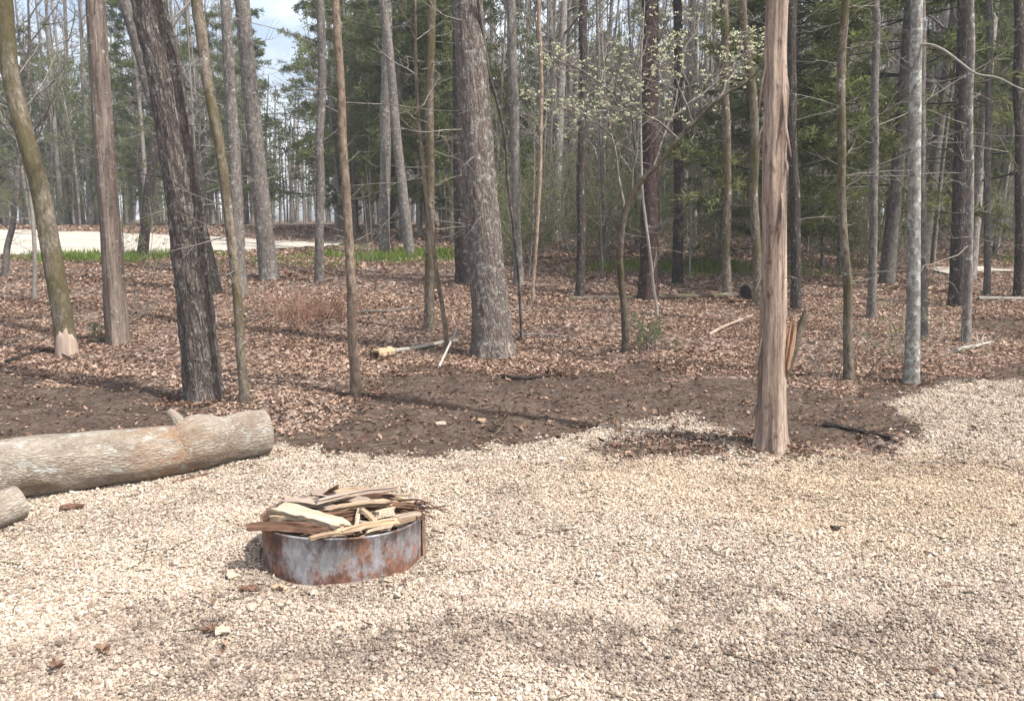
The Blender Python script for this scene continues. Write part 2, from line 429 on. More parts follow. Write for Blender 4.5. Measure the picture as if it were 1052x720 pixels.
M['brownwood'] = wood_mat('brown_wood', (.055, .028, .018), (.20, .115, .075))
M['greywood'] = wood_mat('weathered_wood', (.17, .125, .095), (.44, .35, .28))
M['barkwood'] = wood_mat('wood_with_bark', (.26, .17, .10), (.55, .42, .28), bark=(.06, .04, .03))
M['torn'] = wood_mat('torn_wood', (.17, .09, .052), (.46, .30, .19), grain=90)
M['cutwood'] = wood_mat('sawn_wood', (.30, .20, .12), (.56, .42, .28), grain=40)
M['bare'] = wood_mat('bare_wood', (.27, .195, .15), (.47, .375, .30), grain=40)
M['chipwood'] = wood_mat('chip_wood', (.34, .26, .18), (.52, .43, .33))
M['char'] = wood_mat('charred_bed', (.012, .010, .009), (.07, .055, .045))

def ground_mat():
    m, nt, out = new_mat('woodland_ground'); N = NT(nt)
    p = N.n('TexCoord').outputs['Object']
    g, d, gr, st = (N.attr(k) for k in ('gravel', 'dirt', 'grass', 'stain'))  # stain carries dirt and painted tree shade
    n1 = N.noise(p, 3.0, 5, .65); n2 = N.noise(p, 24, 5, .7)
    # gravel bed between the loose stones
    vo = N.n('TexVoronoi', {'Vector': p, 'Scale': 85.0}); vc = N.n('SeparateColor', {0: vo.outputs['Color']}).outputs[0]
    gc = N.ramp(vc, [(0, (0.187, 0.149, 0.112)), (.3, (0.358, 0.295, 0.226)), (.6, (0.451, 0.381, 0.297)), (1, (0.564, 0.494, 0.397))])
    gc = N.mix(N.rng(vo.outputs['Distance'], .25, .75, 0, .75), gc, (.16, .125, .095))
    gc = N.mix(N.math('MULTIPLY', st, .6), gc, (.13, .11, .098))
    # bare trodden soil
    dc = N.ramp(N.math('ADD', N.math('MULTIPLY', n1, .5), N.math('MULTIPLY', n2, .5)), [(.32, (0.035, 0.024, 0.018)), (.47, (0.077, 0.055, 0.042)), (.60, (0.122, 0.090, 0.071)), (.75, (0.177, 0.137, 0.109))])
    # leaf mould under the loose leaves
    vl = N.n('TexVoronoi', {'Vector': p, 'Scale': 15.0}); lc0 = N.n('SeparateColor', {0: vl.outputs['Color']}).outputs[1]
    lc = N.ramp(lc0, [(0, (.08, .055, .042)), (.4, (.20, .14, .11)), (.75, (.32, .24, .195)), (1, (.42, .33, .28))])
    lc = N.mix(N.rng(vl.outputs['Distance'], .3, .8, 0, .8), lc, (.035, .024, .018))
    gg = N.ramp(n2, [(.3, (.035, .055, .012)), (.7, (.10, .14, .03))])
    br = N.math('MULTIPLY', N.math('SUBTRACT', N.noise(p, 11, 4, .7), .5), .9)
    dm = N.rng(N.math('ADD', d, br), .3, .7); gm = N.rng(N.math('ADD', g, N.math('MULTIPLY', br, .8)), .35, .65)
    col = N.mix(dm, lc, dc); col = N.mix(N.rng(N.math('ADD', gr, br), .35, .7), col, gg); col = N.mix(gm, col, gc)
    hg = N.math('MULTIPLY', N.math('SUBTRACT', 1.0, vo.outputs['Distance']), .012)
    hl = N.math('ADD', N.math('MULTIPLY', N.math('SUBTRACT', 1.0, vl.outputs['Distance']), .03), N.math('MULTIPLY', n2, .03))
    hm = N.n('Mix', {0: gm, 2: hl, 3: hg}, data_type='FLOAT').outputs[0]
    nt.links.new(N.bsdf(col, .95, N.bump(hm, 1.0, .8), spec=.1), out.inputs[0])
    return m

def road_mat():
    m, nt, out = new_mat('pale_road_gravel'); N = NT(nt)
    p = N.n('TexCoord').outputs['Object']
    n1 = N.noise(p, 1.2, 5, .65); n2 = N.noise(p, 30, 5, .7)
    col = N.ramp(N.math('ADD', N.math('MULTIPLY', n1, .5), N.math('MULTIPLY', n2, .5)), [(.35, (0.302, 0.259, 0.209)), (.5, (0.418, 0.374, 0.317)), (.65, (0.504, 0.468, 0.403))])
    nt.links.new(N.bsdf(col, .95, N.bump(n2, .02, .8), spec=.1), out.inputs[0]); return m

def stone_mat():
    m, nt, out = new_mat('gravel_stones'); N = NT(nt)
    t = N.attr('tint'); st = N.attr('stain'); p = N.n('TexCoord').outputs['Object']  # stain carries dirt and painted tree shade
    col = N.ramp(t, [(0, (0.122, 0.090, 0.072)), (.12, (0.273, 0.203, 0.154)), (.3, (0.347, 0.270, 0.205)), (.5, (0.441, 0.361, 0.275)), (.72, (0.517, 0.447, 0.355)), (.88, (0.441, 0.407, 0.360)), (1, (0.620, 0.570, 0.484))])
    warm = N.attr('warm')
    col = N.mix(N.math('MULTIPLY', warm, .42), col, N.mix(1.0, col, (1.0, .86, .62), 'MULTIPLY'))
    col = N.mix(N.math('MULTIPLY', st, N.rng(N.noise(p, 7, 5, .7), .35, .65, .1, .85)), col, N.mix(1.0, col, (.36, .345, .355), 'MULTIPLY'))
    col = N.mix(N.rng(N.noise(p, 180, 3, .6), .35, .65, .0, .25), col, (.30, .24, .19))
    nt.links.new(N.bsdf(col, .85, spec=.25), out.inputs[0]); return m

def rust_mat():
    m, nt, out = new_mat('rusted_galvanised_steel'); N = NT(nt)
    p = N.n('TexCoord').outputs['Object']
    big = N.noise(N.mapv(p, (1, 1, .7)), 5.5, 6, .68); fine = N.noise(N.mapv(p, (1, 1, .25)), 42, 5, .7); sep = N.n('SeparateXYZ', {0: p})
    low = N.rng(sep.outputs['Z'], .0, .10, .16, 0.0)
    lft = N.rng(sep.outputs['X'], -.40, -.12, .13, 0.0)
    ru = N.rng(N.math('ADD', N.math('ADD', N.math('ADD', big, low), lft), N.math('MULTIPLY', N.math('SUBTRACT', fine, .5), .35)), .47, .60)
    zinc = N.ramp(fine, [(.3, (.22, .222, .23)), (.55, (.36, .365, .38)), (.75, (.47, .475, .49))])
    rc = N.ramp(N.noise(p, 19, 5, .75), [(.3, (.05, .028, .021)), (.5, (.14, .066, .043)), (.62, (.26, .125, .08)), (.75, (.30, .21, .15))])
    col = N.mix(ru, zinc, rc)
    soot = N.math('MULTIPLY', N.rng(sep.outputs['Z'], .07, .20), N.rng(N.noise(N.mapv(p, (1, 1, .35)), 9, 5, .7), .44, .62))
    col = N.mix(N.math('MULTIPLY', soot, .75), col, (.035, .03, .028))
    sh = N.n('BsdfPrincipled', {'Base Color': col, 'Roughness': N.rng(ru, 0, 1, .55, .9), 'Metallic': N.rng(ru, 0, 1, .35, 0.0), 'Normal': N.bump(N.math('ADD', ru, fine), .003, .6)}).outputs[0]
    nt.links.new(sh, out.inputs[0]); return m

M['ground'], M['road'], M['stone'], M['rust'] = ground_mat(), road_mat(), stone_mat(), rust_mat()

# ------------------------------------------------------------------ ground sheet
def axis(lo, hi, a, b, fine, grow_):
    c = list(np.arange(a, b + 1e-6, fine)); s = fine; v = c[-1]
    while v < hi: s *= grow_; v += s; c.append(v)
    s = fine; v = c[0]; pre = []
    while v > lo: s *= grow_; v -= s; pre.append(v)
    return np.array(pre[::-1] + c)

gx, gy = axis(-160, 160, -6.5, 6.5, .055, 1.045), axis(-12, 260, 1.6, 11.0, .05, 1.03)
X, Y = np.meshgrid(gx, gy)
Zg = h(X, Y); mk = masks(X, Y)
nx, ny = len(gx), len(gy)
j, i = np.meshgrid(np.arange(ny - 1), np.arange(nx - 1), indexing='ij')
a = j * nx + i
G = Geo(); G.add(np.stack([X, Y, Zg], -1), np.stack([a, a + 1, a + nx + 1, a + nx], -1).reshape(-1, 4))
o = G.build('ground', M['ground'], attrs={k: mk[k].ravel() for k in ('gravel', 'dirt', 'grass', 'stain')}); o['kind'] = 'structure'  # stain: dirt plus painted tree shade
o['label'] = 'woodland floor of brown soil, dead leaves and pale gravel'

def sheet(name, poly, lift, label):
    x0, y0 = poly.min(0) - .5; x1, y1 = poly.max(0) + .5
    xs, ys = np.linspace(x0, x1, int((x1 - x0) / .3) + 2), np.linspace(y0, y1, int((y1 - y0) / .25) + 2)
    XX, YY = np.meshgrid(xs, ys)
    keep = sdf(XX, YY, poly) + (fbm(XX * .8, YY * .8, 0, 5) - .5) * 1.6 > 0
    jj, ii = np.meshgrid(np.arange(len(ys) - 1), np.arange(len(xs) - 1), indexing='ij')
    k = (keep[:-1, :-1] & keep[1:, :-1] & keep[:-1, 1:] & keep[1:, 1:]).ravel()
    aa = (jj * len(xs) + ii).ravel()[k]
    F = np.stack([aa, aa + 1, aa + len(xs) + 1, aa + len(xs)], -1)
    used, inv = np.unique(F, return_inverse=True)
    V = np.stack([XX, YY, h(XX, YY) + lift], -1).reshape(-1, 3)[used]
    g = Geo(); g.add(V, inv.reshape(F.shape)); o = g.build(name, M['road']); o['kind'] = 'structure'; o['label'] = label
sheet('gravel_road', ROAD, .03, 'pale gravel road beyond the trees on the left')
sheet('gravel_road', ROAD_R, .03, 'pale gravel road glimpsed through the trees on the right')

# ------------------------------------------------------------------ loose gravel, dead leaves, grass
def ico():
    t = (1 + 5 ** .5) / 2
    V = np.array([(-1, t, 0), (1, t, 0), (-1, -t, 0), (1, -t, 0), (0, -1, t), (0, 1, t), (0, -1, -t), (0, 1, -t), (t, 0, -1), (t, 0, 1), (-t, 0, -1), (-t, 0, 1)], float)
    F = np.array([(0, 11, 5), (0, 5, 1), (0, 1, 7), (0, 7, 10), (0, 10, 11), (1, 5, 9), (5, 11, 4), (11, 10, 2), (10, 7, 6), (7, 1, 8), (3, 9, 4), (3, 4, 2), (3, 2, 6), (3, 6, 8), (3, 8, 9), (4, 9, 5), (2, 4, 11), (6, 2, 10), (8, 6, 7), (9, 8, 1)])
    return norm(V), F

def wedge(n, y0, y1, rng, pw=1.0, half=.66, pad=.9):
    """random points over the wedge of ground in front of the camera"""
    y = y0 + (y1 - y0) * rng.random(n * 2) ** pw
    x = rng.uniform(-1, 1, n * 2) * (half * y1 + pad)
    k = np.abs(x) < half * y + pad
    return x[k][:n], y[k][:n]

def gravel():
    rng = np.random.default_rng(3); IV, IF = ico()
    OV = np.array([(1, .2, 0), (-1, -.1, .1), (.1, 1, 0), (-.2, -1, 0), (0, .1, 1), (.1, 0, -1)], float); OF = np.array([(0, 2, 4), (2, 1, 4), (1, 3, 4), (3, 0, 4), (2, 0, 5), (1, 2, 5), (3, 1, 5), (0, 3, 5)])
    parts = [(270000, 1.95, 3.2, .0046), (400000, 3.2, 5.2, .0057), (400000, 5.2, 9.8, .0073)]
    g = Geo(); stain_shades, warms = [], []
    for n, y0, y1, r in parts:
        BV, BF = (IV, IF) if y0 < 3 else (OV, OF); nv = len(BV)
        x, y = wedge(n, y0, y1, rng)
        mm = masks(x, y)
        keep = (rng.random(len(x)) < np.clip(mm['gravel'] * 1.1, 0, 1) ** 1.5 * (.45 + .55 * smooth(.36, .56, fbm(x * 3.1, y * 3.1, 0, 88)))) & (np.hypot(x - RING[0], y - RING[1]) > .415)
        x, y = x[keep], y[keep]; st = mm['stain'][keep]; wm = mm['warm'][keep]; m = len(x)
        R = r * np.exp(rng.normal(0, .35, m))
        S = np.stack([R * rng.uniform(.8, 1.35, m), R * rng.uniform(.7, 1.1, m), R * rng.uniform(.5, .85, m)], 1)
        V = BV[None] * (1 + rng.normal(0, .14, (m, nv, 1))) * S[:, None]
        az = rng.uniform(0, 2 * PI, m); tl = rng.normal(0, .45, m)
        c, s = np.cos(tl)[:, None], np.sin(tl)[:, None]
        V = np.stack([V[..., 0] * c - V[..., 2] * s, V[..., 1], V[..., 0] * s + V[..., 2] * c], -1)
        c, s = np.cos(az)[:, None], np.sin(az)[:, None]
        V = np.stack([V[..., 0] * c - V[..., 1] * s, V[..., 0] * s + V[..., 1] * c, V[..., 2]], -1)
        V += np.stack([x, y, h(x, y) + R * rng.uniform(-.1, .95, m)], 1)[:, None]
        F = (np.arange(m)[:, None, None] * nv + BF[None]).reshape(-1, 3)
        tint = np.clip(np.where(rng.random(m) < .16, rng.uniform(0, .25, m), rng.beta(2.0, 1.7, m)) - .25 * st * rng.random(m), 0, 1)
        g.add(V, F, tint=np.repeat(tint, nv)); stain_shades.append(np.repeat(st, nv)); warms.append(np.repeat(wm, nv))
    o = g.build('gravel', M['stone'], smooth_=False, attrs={'stain': np.concatenate(stain_shades), 'warm': np.concatenate(warms)})
    tag(o, 'loose cream and grey gravel stones covering the clearing', 'gravel', kind='stuff')

def litter():
    rng = np.random.default_rng(4); g = Geo()
    for n, y0, y1, sz in ((90000, 5.0, 9.0, .030), (170000, 8.0, 14.0, .036), (120000, 13.0, 22.0, .052), (55000, 20.0, 36.0, .09), (5000, 2.2, 6.5, .024)):
        x, y = wedge(n, y0, y1, rng)
        mm = masks(x, y)
        clump = smooth(.34, .62, fbm(x * .9, y * .9, 0, 71))
        p = (1 - mm['gravel']) * (1 - .86 * mm['dirt']) * (1 - .75 * mm['grass']) * (.28 + .72 * clump)
        p = np.maximum(p, .7 * mm['patch'] * (1 - .2 * mm['gravel']))
        p = np.maximum(p, .014 + .13 * smooth(.60, .70, fbm(x * 1.9, y * 1.9, 0, 77)) * (y < 7))
        for rd in (ROAD, ROAD_R): p = p * (sdf(x, y, rd) < 0)
        p = p * (np.hypot(x - RING[0], y - RING[1]) > .44)
        for tx, ty, tr in BASES: p = np.maximum(p, .85 * smooth(tr * 3.2, tr * 1.1, np.hypot(x - tx, (y - ty)) + (fbm(x * 6, y * 6, 0, 79, 2) - .5) * .3))
        k = rng.random(len(x)) < p; x, y = x[k], y[k]; m = len(x); onp = mm['gravel'][k]; dr = mm['dirt'][k]
        L = sz * np.exp(rng.normal(0, .3, m)); Wd = L * rng.uniform(.4, .75, m)
        az = rng.uniform(0, 2 * PI, m); pit = rng.normal(0, .30, m); rol = rng.normal(0, .36, m); curl = rng.uniform(-.1, .45, m)
        u = np.stack([np.cos(az) * np.cos(pit), np.sin(az) * np.cos(pit), np.sin(pit)], 1)
        s0 = np.stack([-np.sin(az), np.cos(az), np.zeros(m)], 1); n0 = np.cross(u, s0)
        s = s0 * np.cos(rol)[:, None] + n0 * np.sin(rol)[:, None]; nn = np.cross(u, s)
        c = np.stack([x, y, h(x, y) + L * (.06 + .24 * rng.random(m)) + .006 + .012 * (onp > .5)], 1)
        e = (curl * Wd)[:, None] * nn; b = (rng.uniform(-.1, .35, m) * L)[:, None] * nn
        V = np.stack([c - u * L[:, None] * .5 + b, c - u * L[:, None] * .12 + s * Wd[:, None] * .5 + e, c, c - u * L[:, None] * .12 - s * Wd[:, None] * .5 + e,
                      c + u * L[:, None] * .28 + s * Wd[:, None] * .36 + e, c + u * L[:, None] * .28 - s * Wd[:, None] * .36 + e, c + u * L[:, None] * .55 + b], 1)
        q = np.array([(0, 2, 1), (0, 3, 2), (1, 2, 4), (2, 3, 5), (2, 6, 4), (2, 5, 6)])
        tone = np.clip(rng.beta(2.0, 1.8, m) + .3 * (fbm(x * .5, y * .5, 0, 73) - .5) - .25 * (onp > .4) * rng.random(m) - .3 * (dr > .5), 0, 1)
        g.add(V, (np.arange(m)[:, None, None] * 7 + q[None]).reshape(-1, 3), tint=np.repeat(tone, 7))
    o = g.build('leaf_litter', M['litter'], smooth_=False)
    tag(o, 'dry tan and brown dead leaves carpeting the woodland floor', 'leaf litter', kind='stuff')

def grass():
    rng = np.random.default_rng(5)
    x, y = rng.uniform(-16, 19, 330000), rng.uniform(14, 30, 330000)
    mm = masks(x, y); k = (rng.random(len(x)) < mm['grass'] ** 1.2) & (sdf(x, y, ROAD) < .1)
    x, y = x[k], y[k]; m = len(x)
    p = np.stack([x, y, h(x, y)], 1)
    V, F = cards(p, np.stack([rng.normal(0, .35, m), rng.normal(0, .35, m), np.ones(m)], 1), rng.uniform(.06, .26, m), rng.uniform(.014, .026, m), rng)
    g = Geo(); g.add(V, F, tint=np.repeat(rng.beta(2, 2, m), 4)); o = g.build('grass', M['grass'], smooth_=False)
    tag(o, 'fresh green grass in tufts along the road edge', 'grass', kind='stuff')
gravel(); grass()

def twig_litter():
    """dead twigs and bark crumbs lying loose among the leaves and on the gravel"""
    rng = np.random.default_rng(6); g = Geo()
    for n, y0, y1, r in ((700, 2.1, 6.5, .0028), (800, 5.5, 12, .0042), (1000, 11, 24, .008)):
        x, y = wedge(n, y0, y1, rng); mm = masks(x, y)
        k = (rng.random(len(x)) < np.where(mm['gravel'] > .5, .5, .9)) & (np.hypot(x - RING[0], y - RING[1]) > .47) & (sdf(x, y, ROAD) < 0)
        x, y = x[k], y[k]; m = len(x); L = rng.uniform(.04, .26, m) * (r / .0035) ** .6
        az = rng.uniform(0, 2 * PI, m); d = np.stack([np.cos(az), np.sin(az), rng.normal(0, .04, m)], 1)
        P = grow(np.stack([x, y, h(x, y)], 1), d, L, 4, 0, .12, rng)
        P[..., 2] = h(P[..., 0], P[..., 1]) + r * 1.1 + (P[..., 2] - P[:, :1, 2]) * .3 + .006
        R = r * rng.uniform(.6, 1.4, (m, 1)) * np.array([1, .95, .8, .5])
        V, F, B = batch_tubes(P, R, 4); g.add(V, F, B)
    tag(g.build('twig_debris', M['mossy']), 'thin dead twigs and crumbs scattered over leaves and gravel', 'twigs', kind='stuff')
twig_litter()

# ------------------------------------------------------------------ trees
def bare_branches(P, R, rng, n1=14, f0=.45, L1=2.6, n2=5, n3=5, up=.06, lowtw=0, lowf=(.08, .45), lowL=.8, elev=(.25, .9), droop=0.0):
    """P, R: trunk centre line and radii -> Geo of limbs, boughs and twigs"""
    g = Geo(); n = len(P)
    def base(f):
        i = np.clip((f * (n - 1)).astype(int), 0, n - 2); return P[i], R[i]
    if n1:
        f = np.sort(rng.uniform(f0, .985, n1)); s, r = base(f)
        az = np.arange(n1) * 2.4 + rng.uniform(-.5, .5, n1); el = rng.uniform(*elev, n1) + .4 * (f - f0)
        d = np.stack([np.cos(az) * np.cos(el), np.sin(az) * np.cos(el), np.sin(el)], 1)
        L = L1 * (1.1 - .65 * (f - f0) / (1 - f0)) * rng.uniform(.6, 1.2, n1)
        p1 = grow(s, d, L, 7, up, .13, rng); r1 = np.minimum(r * .5, .018 * L + .004)
        V, F, B = batch_tubes(p1, r1[:, None] * np.linspace(1, .3, 7), 5); g.add(V, F, B)
        s, d, L2 = children(p1, L, n2, rng, .25, 1, .45); p2 = grow(s, d, L2, 5, up * .7, .16, rng); r2 = np.repeat(r1, n2) * .42
        V, F, B = batch_tubes(p2, r2[:, None] * np.linspace(1, .35, 5), 3); g.add(V, F, B)
        if n3:
            s, d, L3 = children(p2, L2, n3, rng, .15, 1, .55); p3 = grow(s, d, L3, 4, .03, .2, rng); r3 = np.maximum(np.repeat(r2, n3) * .45, .0028)
            V, F, B = batch_tubes(p3, r3[:, None] * np.linspace(1, .45, 4), 3); g.add(V, F, B)
    if lowtw:
        f = rng.uniform(*lowf, lowtw); s, r = base(f)
        az = rng.uniform(0, 2 * PI, lowtw); el = rng.uniform(-.25, .5, lowtw)
        d = np.stack([np.cos(az) * np.cos(el), np.sin(az) * np.cos(el), np.sin(el)], 1)
        L = lowL * np.exp(rng.normal(0, .5, lowtw))
        p1 = grow(s, d, L, 6, .02, .12, rng); rr = .0042 * np.sqrt(L / .8) + .002
        V, F, B = batch_tubes(p1, rr[:, None] * np.linspace(1, .3, 6), 4); g.add(V, F, B)
        s, d, L2 = children(p1, L, 3, rng, .3, 1, .5, .8); p2 = grow(s, d, L2, 4, .02, .15, rng)
        V, F, B = batch_tubes(p2, np.repeat(rr, 3)[:, None] * .55 * np.linspace(1, .4, 4), 3); g.add(V, F, B)
    return g

def needles(P, R, rng, n1, f0, L1, per=70, l=.13, w=.02, el=(-.15, .35), n2=6, cone=.75, droop=-.02, tier=0):
    """boughs and needle sprays of an evergreen"""
    gb, gn = Geo(), Geo(); n = len(P)
    f = np.sort(rng.uniform(f0, .99, n1))
    if tier: f = np.clip(np.round(f * tier) / tier + rng.normal(0, .006, n1), f0, .99)
    i = np.clip((f * (n - 1)).astype(int), 0, n - 2)
    az = rng.uniform(0, 2 * PI, n1); e = rng.uniform(*el, n1)
    d = np.stack([np.cos(az) * np.cos(e), np.sin(az) * np.cos(e), np.sin(e)], 1)
    L = L1 * (1 - cone * (f - f0) / (1 - f0)) * rng.uniform(.55, 1.15, n1)
    p1 = grow(P[i], d, L, 6, droop, .08, rng); r1 = np.minimum(R[i] * .3, .006 * L + .003)
    V, F, B = batch_tubes(p1, r1[:, None] * np.linspace(1, .25, 6), 4); gb.add(V, F, B)
    s, d2, L2 = children(p1, L, n2, rng, .3, 1, .42, .8); d2[:, 2] *= .45
    p2 = grow(s, d2, L2, 4, -.01, .12, rng)
    V, F, B = batch_tubes(p2, np.full((len(p2), 1), .005) * np.linspace(1, .4, 4), 3); gb.add(V, F, B)
    idx = np.repeat(np.arange(len(p2)), per); c, tan = interp(p2, idx, rng.uniform(.15, 1, len(idx)) ** .7)
    c = c + rng.normal(0, .03, c.shape); ax = norm(tan * .8 + rng.normal(0, .75, c.shape))
    V, F = cards(c, ax, l * rng.uniform(.6, 1.3, len(c)), w, rng)
    tn = np.clip(np.repeat(rng.beta(2, 2, len(p2)), per) + rng.normal(0, .14, len(c)), 0, 1)
    gn.add(V, F, tint=np.repeat(tn, 4))
    return gb, gn

def straight(H, r0, rng, lean=.03, wig=.06, n=26):
    z = np.linspace(0, H, n); w1, w2 = rng.normal(0, wig, 2); a = rng.uniform(0, 6, 2)
    x = lean * z * rng.normal() + w1 * H * .12 * np.sin(z / H * 3.5 + a[0]); y = lean * z * rng.normal() * .6 + w2 * H * .12 * np.sin(z / H * 3.1 + a[1])
    P = np.stack([x - x[0], y - y[0], z - .12], 1)
    return P, r0 * (1 - .75 * (z / H) ** 1.2) + .004

def make_variant(kind, seed):
    """meshes of one woodland tree, standing at the origin: list of (part name, mesh)"""
    rng = np.random.default_rng(100 + seed); out = []
    if kind == 'bare':
        H = rng.uniform(12, 16.5); P, R = straight(H, rng.uniform(.085, .17), rng, .025)
        g, P, R, _ = trunk_geo(P, R, 9, .5, 'plain', .35, seed); out.append(('trunk', g.mesh('trunk', M['far'])))
        b = bare_branches(P, R, rng, 15, .22, 2.6, 5, 6, .08, 5, (.08, .4), .6); out.append(('crown', b.mesh('crown', M['twig'])))
    elif kind == 'pole':
        H = rng.uniform(8, 13); P, R = straight(H, rng.uniform(.035, .06), rng, .05, .12)
        g, P, R, _ = trunk_geo(P, R, 7, .45, 'plain', .25, seed); out.append(('trunk', g.mesh('trunk', M['palebark' if seed % 2 else 'far'])))
        b = bare_branches(P, R, rng, 20, .15, 1.6, 6, 5, .08, 12, (.05, .5), .8); out.append(('crown', b.mesh('crown', M['twig'])))
    elif kind == 'sapling':
        H = rng.uniform(2.2, 5.0); P, R = straight(H, rng.uniform(.012, .022), rng, .08, .25)
        g, P, R, _ = trunk_geo(P, R, 6, .25, 'plain', .2, seed); out.append(('trunk', g.mesh('trunk', M['twig'])))
        b = bare_branches(P, R, rng, 16, .12, .95, 5, 4, .09); out.append(('crown', b.mesh('crown', M['twig'])))
        if seed % 2:
            k = 900; i = rng.integers(0, len(b.V[2]), k); V, F = cards(b.V[2][i], rng.normal(0, 1, (k, 3)), rng.uniform(.03, .06, k), rng.uniform(.018, .03, k), rng)
            gl = Geo(); gl.add(V, F, tint=np.repeat(rng.beta(2, 2, k), 4)); out.append(('foliage', gl.mesh('foliage', M['young'], False)))
    elif kind == 'pine':
        H = rng.uniform(9.5, 13); P, R = straight(H, rng.uniform(.09, .13), rng, .02)
        g, P, R, _ = trunk_geo(P, R, 10, .5, 'plain', .3, seed); out.append(('trunk', g.mesh('trunk', M['far'])))
        gb, gn = needles(P, R, rng, 72, .13, 3.0, 34, .18, .030, n2=8, tier=20, el=(-.2, .25)); out += [('boughs', gb.mesh('boughs', M['dark'])), ('foliage', gn.mesh('foliage', M['needle'], False))]
    elif kind == 'cedar':
        H = rng.uniform(7, 11); P, R = straight(H, rng.uniform(.07, .11), rng, .02)
        g, P, R, _ = trunk_geo(P, R, 9, .4, 'cedar', .3, seed); out.append(('trunk', g.mesh('trunk', M['cedar_dull'])))
        gb, gn = needles(P, R, rng, 80, .12, 2.4, 28, .14, .036, el=(-.2, .55), cone=.7); out += [('boughs', gb.mesh('boughs', M['twig'])), ('foliage', gn.mesh('foliage', M['cedarleaf'], False))]
    elif kind == 'leafing':
        H = rng.uniform(6, 11); P, R = straight(H, rng.uniform(.03, .055), rng, .06, .14)
        g, P, R, _ = trunk_geo(P, R, 7, .4, 'plain', .3, seed); out.append(('trunk', g.mesh('trunk', M['far'])))
        b = bare_branches(P, R, rng, 20, .2, 2.0, 6, 5, .07); out.append(('boughs', b.mesh('boughs', M['twig'])))
        k = 3600; pt = np.vstack([b.V[1], b.V[2], b.V[2]]); c = pt[rng.integers(0, len(pt), k)] + rng.normal(0, .03, (k, 3)); gl = Geo()
        V, F = cards(c, rng.normal(0, 1, (k, 3)), rng.uniform(.05, .10, k), rng.uniform(.03, .055, k), rng); gl.add(V, F, tint=np.repeat(rng.beta(2, 2, k), 4)); out.append(('foliage', gl.mesh('foliage', M['spring'], False)))
    elif kind == 'shrub':
        g, gl = Geo(), Geo(); n = 18; az = rng.uniform(0, 6.28, n); el = rng.uniform(.6, 1.5, n)
        d = np.stack([np.cos(az) * np.cos(el), np.sin(az) * np.cos(el), np.sin(el)], 1); L = rng.uniform(.9, 3.0, n)
        p1 = grow(rng.normal(0, .08, (n, 3)) * [1, 1, 0], d, L, 6, .05, .15, rng); V, F, B = batch_tubes(p1, np.full((n, 1), .007) * np.linspace(1, .3, 6), 4); g.add(V, F, B)
        s, d2, L2 = children(p1, L, 8, rng, .2, 1, .45); p2 = grow(s, d2, L2, 4, .04, .2, rng); V, F, B = batch_tubes(p2, np.full((len(p2), 1), .003) * np.linspace(1, .4, 4), 3); g.add(V, F, B)
        out.append(('stems', g.mesh('stems', M['twig'])))
        idx = np.repeat(np.arange(len(p2)), 13); c, t = interp(p2, idx, rng.uniform(.2, 1, len(idx))); V, F = cards(c, rng.normal(0, 1, c.shape), rng.uniform(.03, .06, len(c)), rng.uniform(.02, .032, len(c)), rng)
        gl.add(V, F, tint=np.repeat(rng.beta(2, 2, len(c)), 4)); out.append(('foliage', gl.mesh('foliage', M['young'], False)))
    return out

VAR = {k: [make_variant(k, s + 20 * q) for s in range(n)] for q, (k, n) in enumerate((('bare', 7), ('pole', 6), ('sapling', 6), ('pine', 4), ('cedar', 4), ('shrub', 4), ('leafing', 5)))}

def plant(kind, name, x, y, label, cat, group, rng, sc=1.0):
    e = empty(name, (x, y, gz(x, y)), rng.uniform(0, 6.28), sc * rng.uniform(.88, 1.12))
    tag(e, label, cat, group)
    for pn, me in VAR[kind][rng.integers(len(VAR[kind]))]: link(pn, me, e)
    return e

BASES = []
TREES = []      # (x, y, clearance) of what already stands

